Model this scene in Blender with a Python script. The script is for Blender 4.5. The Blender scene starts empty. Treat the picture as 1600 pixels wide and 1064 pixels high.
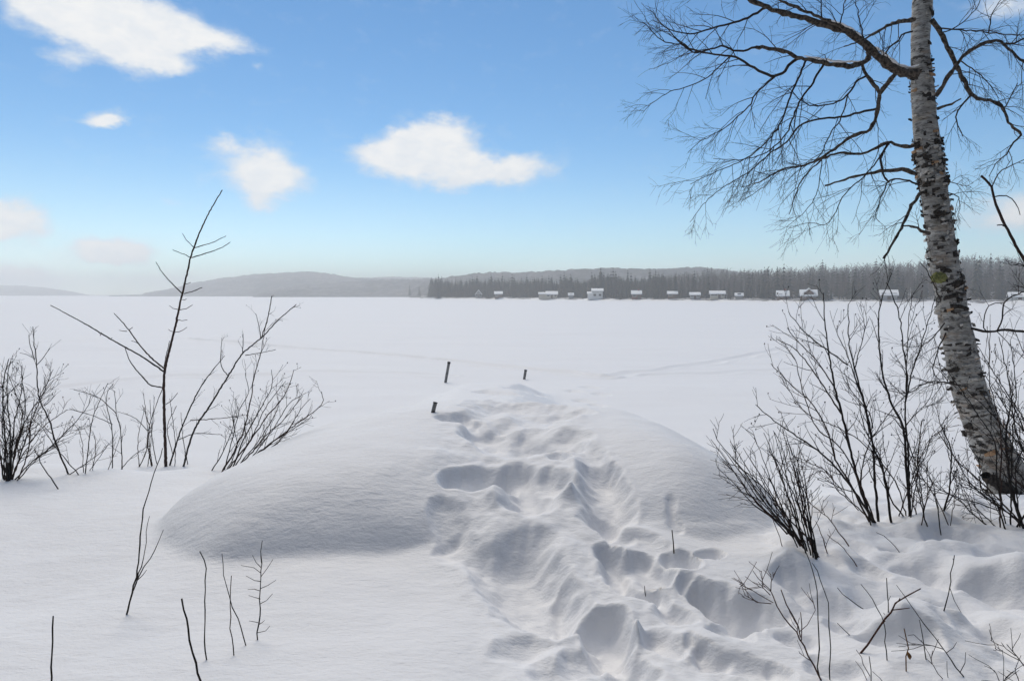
import bpy, bmesh, math, random
import numpy as np
from mathutils import Vector

# ------------------------------------------------------------------ camera
SC = bpy.context.scene
COL = SC.collection
W0, H0, F = 1600.0, 1064.0, 1067.0          # photograph size, focal length in its pixels
CAMZ, HORIZON = 3.0, 460.0
PITCH = math.atan((H0 / 2 - HORIZON) / F)
cam_data = bpy.data.cameras.new('camera')
cam = bpy.data.objects.new('camera', cam_data)
COL.objects.link(cam)
cam.location = (0, 0, CAMZ)
cam.rotation_euler = (math.radians(90) - PITCH, 0, 0)
cam_data.sensor_width = 36.0
cam_data.lens = 36.0 * F / W0
cam_data.clip_start = 0.05
cam_data.clip_end = 20000
SC.camera = cam
SC.render.engine = 'CYCLES'
cy = SC.cycles
cy.use_denoising = True
cy.use_adaptive_sampling = True
cy.adaptive_threshold = 0.01
cy.max_bounces = 8
cy.diffuse_bounces = 5
cy.glossy_bounces = 2
cy.transmission_bounces = 2
cy.volume_bounces = 3
cy.caustics_reflective = False
cy.caustics_refractive = False
vs = SC.view_settings
vs.view_transform = 'Standard'
vs.look = 'None'
vs.gamma = 1.0
vs.use_curve_mapping = False
vs.exposure = EXPOSURE = -0.07
CP, SP = math.cos(PITCH), math.sin(PITCH)


def ray(px, py):
    """direction through a photograph pixel, scaled so that its y (depth) is 1"""
    a, b = (px - W0 / 2) / F, (H0 / 2 - py) / F
    y = CP + b * SP
    return a / y, (-SP + b * CP) / y


def at(px, py, depth):
    dx, dz = ray(px, py)
    return Vector((dx * depth, depth, CAMZ + dz * depth))


# ------------------------------------------------------------------ sun and sky
SUN_EL, SUN_AZ = math.radians(56), math.radians(-20)     # azimuth from +Y towards +X
sun = bpy.data.lights.new('sun', 'SUN')
sun.energy = 2.3
sun.angle = math.radians(40)
sun.color = (1.0, 0.905, 0.76)
sun_o = bpy.data.objects.new('sun', sun)
COL.objects.link(sun_o)
sd = Vector((math.sin(SUN_AZ) * math.cos(SUN_EL), math.cos(SUN_AZ) * math.cos(SUN_EL), math.sin(SUN_EL)))
sun_o.rotation_euler = sd.to_track_quat('Z', 'Y').to_euler()
sun_o.location = (-20, 30, 40)

world = bpy.data.worlds.new('World')
SC.world = world
world.use_nodes = True
nt = world.node_tree
nt.nodes.clear()


class NT:
    """small helper to chain shader nodes"""

    def __init__(self, tree):
        self.t = tree

    def n(self, kind, **kw):
        o = self.t.nodes.new(kind)
        for k, v in kw.items():
            setattr(o, k, v)
        return o

    def put(self, sock, v):
        if hasattr(v, 'is_output'):
            self.t.links.new(v, sock)
        else:
            sock.default_value = v

    def math(self, op, a, b=None, c=None, clamp=False):
        o = self.n('ShaderNodeMath', operation=op, use_clamp=clamp)
        for i, v in enumerate((a, b, c)):
            if v is not None:
                self.put(o.inputs[i], v)
        return o.outputs[0]

    def vec(self, op, a, b=None, out=0):
        o = self.n('ShaderNodeVectorMath', operation=op)
        self.put(o.inputs[0], a)
        if b is not None:
            self.put(o.inputs[1], b)
        return o.outputs[out]

    def smooth(self, v, a, b, lo=0.0, hi=1.0):
        o = self.n('ShaderNodeMapRange', interpolation_type='SMOOTHSTEP')
        self.put(o.inputs['Value'], v)
        for k, x in (('From Min', a), ('From Max', b), ('To Min', lo), ('To Max', hi)):
            self.put(o.inputs[k], x)
        return o.outputs[0]

    def noise(self, vec, scale, detail=4, rough=.5, out=0, **kw):
        o = self.n('ShaderNodeTexNoise', **kw)
        if vec is not None:
            self.put(o.inputs['Vector'], vec)
        o.inputs['Scale'].default_value = scale
        o.inputs['Detail'].default_value = detail
        o.inputs['Roughness'].default_value = rough
        return o.outputs[out]

    def mix(self, f, a, b):
        o = self.n('ShaderNodeMix', data_type='RGBA')
        self.put(o.inputs[0], f)
        self.put(o.inputs[6], a if hasattr(a, 'is_output') else (*a, 1))
        self.put(o.inputs[7], b if hasattr(b, 'is_output') else (*b, 1))
        return o.outputs[2]


N = NT(nt)
world.cycles.sampling_method = 'MANUAL'
world.cycles.sample_map_resolution = 512
sky = N.n('ShaderNodeTexSky', sky_type='NISHITA')
sky.sun_disc = False
sky.sun_elevation = SUN_EL
sky.sun_rotation = SUN_AZ
sky.altitude = 2500
sky.air_density = 1.0
sky.dust_density = SKY_DUST = 0.0
sky.ozone_density = 1.6
SKY_STRENGTH = 0.138
tc = N.n('ShaderNodeTexCoord').outputs['Generated']
sep = N.n('ShaderNodeSeparateXYZ')
N.put(sep.inputs[0], tc)
X, Y, Z = sep.outputs
az = N.math('ARCTAN2', X, Y)
el = N.math('ARCSINE', Z)
comb = N.n('ShaderNodeCombineXYZ')
N.put(comb.inputs[0], az)
N.put(comb.inputs[1], el)
# the clouds' edges are broken up by two octaves of turbulence in direction space
strn = N.vec('MULTIPLY', comb.outputs[0], (1.0, 1.7, 1.0))
warp = N.vec('SCALE', N.vec('SUBTRACT', N.noise(strn, 19, 4, .58, 1), (.5, .5, .5)))
warp.node.inputs['Scale'].default_value = 0.034
pos = N.vec('ADD', comb.outputs[0], warp)
# cumulus in view: photograph pixel, half sizes, weight, tilt is left to the turbulence
CLOUDS = [(60, -2, 85, 45, 1.0), (135, 22, 110, 48, 1.2), (215, 42, 110, 52, 1.3), (200, 85, 90, 36, .8), (300, 62, 90, 26, .9),
          (355, 72, 60, 14, .6), (265, 104, 60, 14, .7), (100, 91, 48, 15, .6), (400, 106, 14, 10, .35),
          (164, 185, 40, 18, 1.0), (160, 193, 46, 12, .8), (345, 224, 32, 16, .6),
          (405, 262, 84, 46, 1.15), (420, 290, 62, 38, .7), (400, 322, 30, 16, .6), (265, 318, 22, 8, .3),
          (688, 220, 66, 40, 1.6), (612, 242, 70, 34, 1.3), (690, 262, 125, 32, .9), (800, 266, 80, 26, 1.2), (690, 284, 70, 18, .5), (640, 215, 35, 25, .5),
          (15, 345, 85, 36, 1.1), (-30, 350, 90, 44, .9), (160, 390, 80, 24, 1.2), (200, 402, 62, 18, .8), (30, 434, 95, 26, 1.3), (255, 438, 75, 20, .6),
          (1578, 0, 75, 24, .8), (1600, 322, 90, 42, .7), (1540, 345, 80, 28, .5), (1700, 330, 120, 50, .9), (1690, 60, 90, 40, .8)]
field = None
for (px, py, rx, ry, wgt) in CLOUDS:
    dx, dz = ray(px, py)
    caz, cel = math.atan2(dx, 1), math.atan2(dz, math.hypot(dx, 1))
    k = math.cos(caz) ** 2
    d = N.vec('SUBTRACT', pos, (caz, cel, 0))
    d = N.vec('MULTIPLY', d, (F / rx / k * .9, F / ry / math.sqrt(k) * .9, 0))
    r = N.vec('LENGTH', d, out=1)
    m = N.smooth(r, 1.25, 0.0, 0.0, wgt)
    field = m if field is None else N.math('ADD', field, m)
# broken cloud added outside the frame to neutralise the blue sky light
gen = N.noise(N.vec('MULTIPLY', tc, (1, 1, 1.6)), 2.6, 5, .55)
outside = N.math('MAXIMUM', N.smooth(el, .42, .62), N.smooth(N.math('ABSOLUTE', az), .78, 1.0))
outside = N.math('MULTIPLY', outside, N.smooth(el, .02, .2))
gen = N.math('MULTIPLY', N.smooth(gen, .44, .62, 0, 1.2), outside)
field = N.math('ADD', field, gen)
fluff = N.noise(strn, 22, 6, .62)
field = N.math('SUBTRACT', field, N.math('MULTIPLY', N.smooth(fluff, .3, .7), .42))
mask = N.smooth(field, -.16, .95)
skycol = N.n('ShaderNodeVectorMath', operation='SCALE')
sat = N.n('ShaderNodeHueSaturation')
N.put(sat.inputs['Color'], sky.outputs[0])
N.put(sat.inputs['Saturation'], N.smooth(el, 0.0, .22, 1.0, 1.26))
N.put(skycol.inputs[0], N.vec('MULTIPLY', sat.outputs[0], (.93, 1.06, .98)))
skycol.inputs['Scale'].default_value = SKY_STRENGTH
inner = N.smooth(N.noise(strn, 30, 5, .6), .3, .7)
cloud = N.mix(N.math('MULTIPLY', N.smooth(field, .05, 1.2), N.math('MULTIPLY_ADD', inner, .5, .5)), (.76, .82, .89), (1.0, .99, .97))
# the added unseen clouds are kept grey, for neutral but not brighter ambient light
cloud = N.mix(outside, cloud, (.50, .49, .475))
colr = N.mix(N.math('MULTIPLY', mask, .96), skycol.outputs[0], cloud)
bg = N.n('ShaderNodeBackground')
N.put(bg.inputs[0], colr)
bg.inputs[1].default_value = 1.0
out = N.n('ShaderNodeOutputWorld')
nt.links.new(bg.outputs[0], out.inputs[0])

# ------------------------------------------------------------------ materials
MATS = {}


def material(name, rough=.8, spec=.3):
    m = bpy.data.materials.new(name)
    m.use_nodes = True
    k = NT(m.node_tree)
    b = m.node_tree.nodes['Principled BSDF']
    b.inputs['Roughness'].default_value = rough
    b.inputs['Specular IOR Level'].default_value = spec
    MATS[name] = m
    return m, k, b


def bump(k, b, h, dist, strength=1.0, prev=None):
    o = k.n('ShaderNodeBump')
    k.put(o.inputs['Height'], h)
    o.inputs['Distance'].default_value = dist
    o.inputs['Strength'].default_value = strength
    if prev is not None:
        k.put(o.inputs['Normal'], prev)
    k.put(b.inputs['Normal'], o.outputs[0])
    return o.outputs[0]


def wood(name, c1, c2, scale=60, rough=.75, dist=.002):
    m, k, b = material(name, rough, .15)
    t = k.n('ShaderNodeTexCoord').outputs['Object']
    f = k.noise(t, scale, 4, .6)
    k.put(b.inputs['Base Color'], k.mix(k.smooth(f, .35, .65), c1, c2))
    if dist:
        bump(k, b, f, dist, .6)
    return m


def plain(name, c, rough=.7, var=.15, scale=3.0):
    m, k, b = material(name, rough)
    t = k.n('ShaderNodeTexCoord').outputs['Object']
    f = k.noise(t, scale, 3, .6)
    k.put(b.inputs['Base Color'], k.mix(f, tuple(x * (1 - var) for x in c), tuple(min(1, x * (1 + var)) for x in c)))
    return m


def snow_material(name, c, fine=.004, mid=.012):
    m, k, b = material(name, .62, .25)
    t = k.n('ShaderNodeNewGeometry').outputs['Position']
    f0 = k.noise(t, .9, 3, .5)
    k.put(b.inputs['Base Color'], k.mix(f0, tuple(x * .97 for x in c), c))
    st = k.vec('MULTIPLY', t, (1.0, 2.2, 1.6))
    n1 = bump(k, b, k.noise(st, 9, 4, .55), mid, .8)
    n2 = bump(k, b, k.noise(k.vec('MULTIPLY', t, (1.0, 1.9, 1.9)), 34, 3, .6), fine, .9, n1)
    bump(k, b, k.noise(t, 260, 2, .6), .0007, .9, n2)
    return m


snow_material('snow', (.85, .848, .856))
# ------------------------------------------------------------------ noise and small tools
def _hash(ix, iy, seed):
    h = (ix.astype(np.int64) * 374761393 + iy.astype(np.int64) * 668265263 + seed * 1442695041) & 0xFFFFFFFF
    h = ((h ^ (h >> 13)) * 1274126177) & 0xFFFFFFFF
    h = (h ^ (h >> 16)) & 0xFFFFFFFF
    return h / 4294967295.0 * 2 * math.pi


def perlin(x, y, seed=0):
    x, y = np.asarray(x, float), np.asarray(y, float)
    ix, iy = np.floor(x), np.floor(y)
    fx, fy = x - ix, y - iy
    u, v = fx ** 3 * (fx * (fx * 6 - 15) + 10), fy ** 3 * (fy * (fy * 6 - 15) + 10)

    def g(ox, oy):
        a = _hash(ix + ox, iy + oy, seed)
        return np.cos(a) * (fx - ox) + np.sin(a) * (fy - oy)
    a, b, c, d = g(0, 0), g(1, 0), g(0, 1), g(1, 1)
    return ((a + (b - a) * u) * (1 - v) + (c + (d - c) * u) * v) * 1.5


def fbm(x, y, seed=0, octaves=4, gain=.5):
    s, a, f = 0, 1, 1
    for i in range(octaves):
        s = s + a * perlin(x * f, y * f, seed + i * 7)
        a *= gain
        f *= 2.03
    return s


def sstep(v, a, b):
    t = np.clip((v - a) / (b - a), 0, 1)
    return t * t * (3 - 2 * t)


def smax(a, b, k):
    h = np.clip(.5 + .5 * (a - b) / k, 0, 1)
    return b + (a - b) * h + k * h * (1 - h)


_TAB = {}


def sinterp(v, xp, fp, sig=.22):
    """piecewise-linear curve with its corners rounded off"""
    key = (tuple(xp), tuple(fp), sig)
    if key not in _TAB:
        lo, hi = xp[0] - 4 * sig, xp[-1] + 4 * sig
        g = np.linspace(lo, hi, 1200)
        k = np.exp(-.5 * ((g - g.mean()) / sig) ** 2)
        f = np.interp(g, xp, fp)
        _TAB[key] = (g, np.convolve(np.pad(f, 600, mode='edge'), k / k.sum(), mode='same')[600:-600])
    return np.interp(v, *_TAB[key])


# ------------------------------------------------------------------ the snow surface z(x, y)
LAKE = 0.0


def bank(x, y):
    """the shore itself, without the mound"""
    right = sstep(x, .6, 3.2)
    yc = 6.75 + .25 * perlin(x * .7, x * 0 + 3.3, 5) - .06 * np.clip(-x - 2.5, 0, 9) ** 1.2
    left_h = 1.30 * (1 - sstep(y, yc, yc + 3.0)) + .05 * perlin(x * .5, y * .5, 3)
    right_h = 1.22 * (1 - sstep(y, 4.6, 11.5)) + .03 * perlin(x * .6, y * .6, 4)
    h = left_h * (1 - right) + right_h * right
    return h


def mound_h(x, y):
    cx, cyy = -.33, 6.2
    wl = sinterp(y, [4.2, 5.0, 6.0, 7.0, 8.0], [2.22, 2.28, 2.2, 2.0, 1.8])
    wr = sinterp(y, [4.2, 5.0, 6.0, 7.0, 8.0], [2.34, 2.40, 2.42, 2.2, 1.9])
    u = np.where(x < cx, (x - cx) / wl, (x - cx) / wr)
    front = cyy - sinterp(x, [-2.5, -1.6, -.6, .4, 1.4, 2.0], [4.04, 4.10, 4.28, 4.38, 4.28, 4.22])
    v = np.where(y < cyy, (y - cyy) / front, (y - cyy) / 3.0)
    u = u + .02 * perlin(x * 1.7, y * 1.7, 21)
    v = v + .02 * perlin(x * 1.9, y * 1.9, 22)
    r = (np.abs(u) ** 4.4 + np.abs(v) ** 4.4) ** (1 / 4.4)
    # rounded shoulder, and a drift that fills the corner where the mound meets the flat snow
    t = 1 - r ** 2.5
    t = .5 * (t + np.sqrt(t * t + .0016)) * (1 - sstep(r, 1.05, 1.35))
    h = np.clip(t, 0, 1) ** .58
    top = .64 + .02 * perlin(x * .8, y * .8, 9) - .05 * sstep(-x, .8, 2.0) + .13 * sstep(x, .6, 1.4)
    return h * top, r


def ridge_h(x, y):
    """snow lying on the dock that runs out from the mound"""
    zc = sinterp(y, [4.8, 6, 7.5, 9, 12, 15, 18, 19.2, 20.5], [1.2, 1.84, 1.70, 1.42, .98, .78, .66, .5, .0])
    c = -.62 + .1 * np.sin(y * .4)
    w = sinterp(y, [5, 8, 12, 20], [1.3, 1.35, 1.25, 1.15])
    d = np.abs(x - c) / w
    return zc * (1 - sstep(d, .45, 1.85)) * sstep(y, 4.9, 5.9)


def base_z(x, y):
    b = bank(x, y)
    mh, r = mound_h(x, y)
    z = b + mh * (1 - .35 * sstep(y, 6.5, 9.5)) * (1 - sstep(y, 8, 9.8))
    z = smax(z, ridge_h(x, y), .18)
    # trodden ramp where the track climbs the front of the mound
    c = sinterp(y, [2.4, 3.2, 4.0, 4.8, 5.6], [.75, .5, .3, .18, .05])
    ramp = sinterp(y, [2.6, 3.1, 3.6, 4.2, 4.85, 5.4, 6.2, 7], [1.24, 1.29, 1.35, 1.47, 1.72, 1.81, 1.84, 1.5])
    q = np.clip((np.abs(x - c) - .15) / 1.15, 0, 1)
    w = 1 - q ** 3 * (q * (q * 6 - 15) + 10)
    z = z + w * np.clip(ramp - z, -.25, .5) * (1 - sstep(y, 5.2, 6.4))
    # lower ledge of snow slumped against the right end of the mound
    r2 = (np.abs((x - 1.40 + .08 * np.sin(y * 5)) / .62) ** 2.6 + np.abs((y - 4.02 + .07 * np.sin(x * 6.5)) / .5) ** 2.6) ** (1 / 2.6)
    t2 = 1 - r2 ** 2.4
    z = z + .12 * np.clip(.5 * (t2 + np.sqrt(t2 * t2 + .01)) * (1 - sstep(r2, 1.05, 1.3)), 0, 1) ** .6 * (1 - sstep(mound_h(x, y)[0], .05, .45))
    z = smax(z, LAKE + 0 * x, .12)
    return z


STROKES = []      # (world points, radii, depth, rim, sharpness)


def hit(px, py, fun=None):
    """where the ray through a pixel meets the snow"""
    fun = fun or base_z
    dx, dz = ray(px, py)
    d = np.concatenate([np.linspace(1.5, 14, 2500), np.geomspace(14, 4000, 1500)])
    z = CAMZ + dz * d
    g = fun(dx * d, d)
    i = int(np.argmax(z <= g))
    if z[i] > g[i]:
        i = len(d) - 1
    return float(dx * d[i]), float(d[i]), float(g[i])


def stroke(pts, r, depth, rim=.25, sharp=2.2):
    """pts: photograph pixels along a groove (depth > 0) or a ridge (depth < 0); r: radius in metres"""
    w = [hit(*p)[:2] for p in pts]
    rr = r if isinstance(r, (list, tuple)) else [r] * len(w)
    STROKES.append((np.array(w), np.array(rr, float), depth, rim, sharp))


def stroke_z(x, y):
    z = np.zeros_like(x)
    wx = x + .045 * perlin(x * 4.1, y * 4.1, 31) + .018 * perlin(x * 13, y * 13, 33)
    wy = y + .045 * perlin(x * 4.1 + 9, y * 4.1, 32) + .018 * perlin(x * 13, y * 13, 34)
    for P, R, depth, rim, sharp in STROKES:
        m = 2.4 * R.max() + .08
        box = (x > P[:, 0].min() - m) & (x < P[:, 0].max() + m) & (y > P[:, 1].min() - m) & (y < P[:, 1].max() + m)
        if not box.any():
            continue
        bx, by = wx[box], wy[box]
        best = np.full(bx.shape, 9.0)
        if len(P) == 1:
            best = np.hypot(bx - P[0, 0], by - P[0, 1]) / R[0]
        for i in range(len(P) - 1):
            ax, ay = P[i]
            ex, ey = P[i + 1] - P[i]
            L = ex * ex + ey * ey + 1e-9
            t = np.clip(((bx - ax) * ex + (by - ay) * ey) / L, 0, 1)
            d = np.hypot(bx - ax - t * ex, by - ay - t * ey) / (R[i] + (R[i + 1] - R[i]) * t)
            best = np.minimum(best, d)
        prof = 1 / (1 + best ** (2 * sharp) * 1.2) * (1 - sstep(best, 1.2, 2.35))
        rimp = np.exp(-((best - 1.35) / .33) ** 2)
        z[box] += -depth * prof + abs(depth) * rim * rimp * (1 if depth > 0 else 0)
    return z


# footprints and trodden hollows, read off the photograph and laid on the slope
for pts, r, dep in [
    # upper track over the mound
    ([(762, 612), (788, 614)], .34, .13), ([(806, 607), (838, 611)], .30, .11), ([(790, 630), (845, 634)], .38, .13),
    ([(752, 648), (770, 655)], .22, .08), ([(820, 655), (850, 648)], .28, .10), ([(757, 672), (800, 688)], [.20, .30], .17),
    ([(840, 676), (880, 684)], .22, .10), ([(866, 706), (876, 712)], .10, .10), ([(708, 746), (764, 743)], [.10, .16], .15),
    ([(806, 742), (826, 776)], [.16, .18], .13), ([(862, 744), (880, 762)], .10, .08), ([(940, 735), (948, 790)], [.15, .19], .16),
    ([(936, 806), (946, 816)], .11, .09), ([(905, 695), (925, 715)], .12, .07), ([(962, 832), (968, 836)], .09, .08),
    ([(692, 796), (706, 828)], [.10, .12], .06), ([(708, 852), (730, 860)], .12, .06),
    # the long slide down the front
    ([(808, 872), (824, 905), (842, 940), (858, 968)], [.26, .25, .20, .13], .20), ([(884, 915), (896, 945), (906, 962)], [.08, .10, .10], .09),
    ([(948, 968), (960, 1000)], [.11, .11], .20), ([(952, 862), (968, 896), (996, 920)], [.08, .10, .09], .14),
    ([(998, 868), (1022, 892)], .085, .13), ([(1010, 922), (1016, 930)], .07, .08), ([(1040, 952), (1062, 966)], .08, .09),
    ([(1100, 922), (1130, 938), (1150, 950)], [.09, .12, .14], .20), ([(1070, 905), (1096, 920)], .07, .08), ([(1188, 946), (1194, 954)], .09, .12),
    ([(1236, 898), (1248, 908)], .12, .13), ([(978, 1036), (998, 1056)], [.09, .1], .14), ([(1104, 1026), (1114, 1032)], .075, .09),
    ([(1084, 1006), (1090, 1010)], .045, .05), ([(905, 1028), (930, 1022)], .09, .07), ([(800, 1010), (818, 1016)], .10, .04),
    ([(1030, 1000), (1050, 1010)], .08, .07), ([(1046, 776), (1053, 822)], .05, .03), ([(1050, 868), (1078, 870)], .08, .13), ([(1105, 864), (1122, 862)], .055, .08),
    ([(1160, 1040), (1180, 1048)], .08, .06), ([(1010, 840), (1020, 850)], .12, .07), ([(860, 1048), (885, 1056)], .09, .05), ([(1130, 985), (1150, 990)], .07, .06),
    # rough ground under the right-hand shrubs
    ([(1300, 850), (1330, 856)], .12, .10), ([(1395, 866), (1405, 870)], .10, .09), ([(1345, 905), (1362, 908)], .10, .08), ([(1435, 905), (1462, 915)], .12, .10),
    ([(1480, 845), (1510, 850)], .14, .12), ([(1268, 940), (1290, 948)], .09, .09), ([(1310, 980), (1322, 985)], .08, .07), ([(1350, 940), (1375, 955)], .10, .08),
    ([(1380, 1010), (1430, 1018)], .10, .10), ([(1540, 930), (1590, 945)], .12, .10), ([(1500, 1000), (1560, 1010)], .11, .08), ([(1240, 1000), (1262, 1006)], .07, .06),
    ([(1560, 880), (1590, 884)], .13, .09), ([(1290, 1040), (1320, 1046)], .08, .07), ([(1450, 960), (1475, 965)], .09, .07), ([(1215, 1050), (1230, 1056)], .06, .05),
    # faint old prints leading off over the ice, and the hollow by the dock pipe
    ([(894, 612), (900, 613)], .22, .07), ([(918, 606), (926, 607)], .25, .07), ([(905, 626), (915, 627)], .22, .07), ([(935, 617), (944, 618)], .22, .06),
    ([(888, 640), (898, 641)], .18, .06), ([(928, 632), (936, 633)], .2, .06), ([(700, 650), (712, 650)], .12, .08), ([(735, 655), (742, 655)], .1, .05),
]:
    stroke(pts, [q * .88 for q in r] if isinstance(r, list) else r * .88, dep * .88, .2, 1.7)
for pts, r, dep, sh in [([(908, 704), (899, 738), (892, 774)], [.09, .10, .06], -.035, 1.0), ([(891, 772), (893, 778)], .04, -.05, 1.2),
                        ([(996, 988), (999, 998)], .035, -.07, 1.3), ([(772, 760), (782, 775)], .08, -.06, 1.5), 
                        ([(1230, 850), (1238, 890)], .10, -.07, 1.6), ([(1430, 880), (1500, 870)], .14, -.09, 1.6), ([(1290, 880), (1330, 885)], .12, -.07, 1.6),
                        ([(1400, 985), (1470, 975)], .13, -.08, 1.6), ([(1440, 830), (1470, 826)], .16, -.09, 1.6), ([(1520, 905), (1580, 915)], .14, -.08, 1.6)]:
    stroke(pts, r, dep, 0, sh)

PATH = np.array([hit(*p)[:2] for p in [(1010, 1060), (960, 1000), (890, 930), (850, 860), (850, 800), (800, 745), (800, 690), (800, 650), (800, 625), (800, 606)]])
PATHW = np.array([.75, .62, .5, .5, .62, .66, .62, .6, .6, .6])


def path_d(x, y):
    best = np.full(np.shape(x), 9.0)
    for i in range(len(PATH) - 1):
        ax, ay = PATH[i]
        ex, ey = PATH[i + 1] - PATH[i]
        t = np.clip(((x - ax) * ex + (y - ay) * ey) / (ex * ex + ey * ey), 0, 1)
        best = np.minimum(best, np.hypot(x - ax - t * ex, y - ay - t * ey) / (PATHW[i] + (PATHW[i + 1] - PATHW[i]) * t))
    return best


def billow(x, y, seed):
    return np.sqrt(perlin(x, y, seed) ** 2 + .012) + .5 * np.sqrt(perlin(x * 2.1, y * 2.1, seed + 1) ** 2 + .02) + .2 * np.sqrt(perlin(x * 4.3, y * 4.3, seed + 2) ** 2 + .03)


TRACKS = []
for pts, r, dep in [([(300, 532), (430, 542), (560, 552), (700, 566), (820, 578), (940, 590)], .30, .12), ([(940, 590), (1010, 582), (1100, 569), (1230, 546), (1330, 536)], .26, .05),
                    ([(940, 590), (1100, 585), (1260, 575)], .2, .03), ([(40, 612), (150, 602), (260, 592), (420, 590)], .25, .06), ([(0, 540), (200, 531), (420, 528)], .5, .07),
                    ([(440, 585), (620, 585), (700, 590)], .2, .04), ([(600, 530), (900, 522), (1240, 520)], .7, .06)]:
    TRACKS.append((np.array([at(a, b, CAMZ / -ray(a, b)[1])[:2] for a, b in pts]), r, dep))


def lake_relief(x, y):
    z = .075 * fbm(x * .035, y * .16, 50, 3) + .012 * perlin(x * .5, y * 1.3, 55) * (y < 60)
    z = z + .10 * perlin(x * .008 + 4, y * .035, 57) * sstep(y, 20, 60)
    for P, r, dep in TRACKS:
        m = 3 * r
        box = (x > P[:, 0].min() - m) & (x < P[:, 0].max() + m) & (y > P[:, 1].min() - m) & (y < P[:, 1].max() + m)
        if not box.any():
            continue
        bx, by = x[box] + .3 * perlin(x[box] * .6, y[box] * .6, 60), y[box] + .3 * perlin(x[box] * .5, y[box] * .5, 61)
        best = np.full(bx.shape, 99.0)
        for i in range(len(P) - 1):
            ax, ay = P[i]
            ex, ey = P[i + 1] - P[i]
            t = np.clip(((bx - ax) * ex + (by - ay) * ey) / (ex * ex + ey * ey), 0, 1)
            best = np.minimum(best, np.hypot(bx - ax - t * ex, by - ay - t * ey) / r)
        z[box] += -dep / (1 + best ** 4) + .5 * dep * np.exp(-((best - 1.7) / .5) ** 2)
    return z


def ground_z(x, y):
    x, y = np.broadcast_arrays(np.asarray(x, float), np.asarray(y, float))
    z = base_z(x, y)
    land = sstep(z, .02, .5)
    pd = path_d(x, y)
    trod = 1 - sstep(pd, .45, 1.5)
    rough = sstep(x, 1.35, 2.1) * (1 - sstep(y, 5.5, 9)) * (1 - .6 * sstep(mound_h(x, y)[0], .05, .3))
    z = z + stroke_z(x, y)
    z = z + trod * land * (.035 * (billow(x * 1.7 + .3, y * 1.7, 70) - .52) + .012 * perlin(x * 6, y * 6, 75) + .005 * perlin(x * 15, y * 15, 76))
    z = z + rough * (.15 * (billow(x * 1.35, y * 1.35, 80) - .3) + .012 * perlin(x * 5, y * 5, 85))
    z = z + land * (.02 * perlin(x * 1.3, y * 1.3, 90) + .005 * perlin(x * 4, y * 5, 91))
    z = z + (1 - land) * lake_relief(x, y)
    return z


def tag(o, label=None, cat=None, group=None, kind=None):
    for k, v in (('label', label), ('category', cat), ('group', group), ('kind', kind)):
        if v:
            o[k] = v
    return o


def obj(name, mesh, parent=None):
    o = bpy.data.objects.new(name, mesh)
    COL.objects.link(o)
    if parent is not None:
        o.parent = parent
    return o


def empty(name, loc):
    o = bpy.data.objects.new(name, None)
    o.location = loc
    o.empty_display_size = .1
    COL.objects.link(o)
    return o


def quick_mesh(name, V, Q, mat, normals=None, smooth=True):
    """mesh from numpy vertices and quads"""
    me = bpy.data.meshes.new(name)
    V = np.ascontiguousarray(V, dtype=np.float32)
    Q = np.ascontiguousarray(Q, dtype=np.int32)
    n, k = Q.shape
    me.vertices.add(len(V))
    me.vertices.foreach_set('co', V.ravel())
    me.loops.add(n * k)
    me.loops.foreach_set('vertex_index', Q.ravel())
    me.polygons.add(n)
    me.polygons.foreach_set('loop_start', np.arange(0, n * k, k, dtype=np.int32))
    if smooth:
        me.polygons.foreach_set('use_smooth', np.ones(n, dtype=bool))
    me.materials.append(mat)
    me.update()
    if normals is not None:
        me.normals_split_custom_set_from_vertices(np.ascontiguousarray(normals, dtype=np.float32))
    return me


def grid_quads(r, c):
    i = np.arange(r * c).reshape(r, c)
    return np.stack([i[:-1, :-1], i[:-1, 1:], i[1:, 1:], i[1:, :-1]], -1).reshape(-1, 4)


def grid_normals(P):
    du, dv = np.gradient(P, axis=1), np.gradient(P, axis=0)
    n = np.cross(du, dv)
    return n / np.linalg.norm(n, axis=-1, keepdims=True)


def rows(a, b, ratio):
    k = int(math.log(b / a) / math.log(1 + ratio))
    return a * (b / a) ** (np.arange(k) / k)


ys = np.concatenate([rows(1.6, 14, .0042), rows(14, 45, .0065), [45.0]])
us = np.linspace(-1.12, 1.12, 860)
GY = np.repeat(ys[:, None], len(us), 1)
GX = us[None, :] * (GY + .9)
GZ = ground_z(GX, GY)
P = np.stack([GX, GY, GZ], -1)
NRM = grid_normals(P).reshape(-1, 3)
PV = P.reshape(-1, 3)
Q = grid_quads(*GX.shape)
cen = PV[Q].mean(1)
bz = base_z(cen[:, 0], cen[:, 1])
is_path = (path_d(cen[:, 0], cen[:, 1]) < 1.0) & (bz > .12)
is_mound = (mound_h(cen[:, 0], cen[:, 1])[0] > .05) & (cen[:, 1] < 8.6) & ~is_path
is_lake = (bz < .06) & (cen[:, 1] > 7.5)


def region(name, sel, extra=None):
    q = Q[sel]
    used = np.unique(q)
    inv = np.full(len(PV), -1)
    inv[used] = np.arange(len(used))
    V, qq, nn = PV[used], inv[q], NRM[used]
    if extra is not None:
        eV, eQ, eN = extra
        V, qq, nn = np.concatenate([V, eV]), np.concatenate([qq, eQ + len(V)]), np.concatenate([nn, eN])
    return obj(name, quick_mesh(name, V, qq, MATS['snow'], nn))


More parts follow.
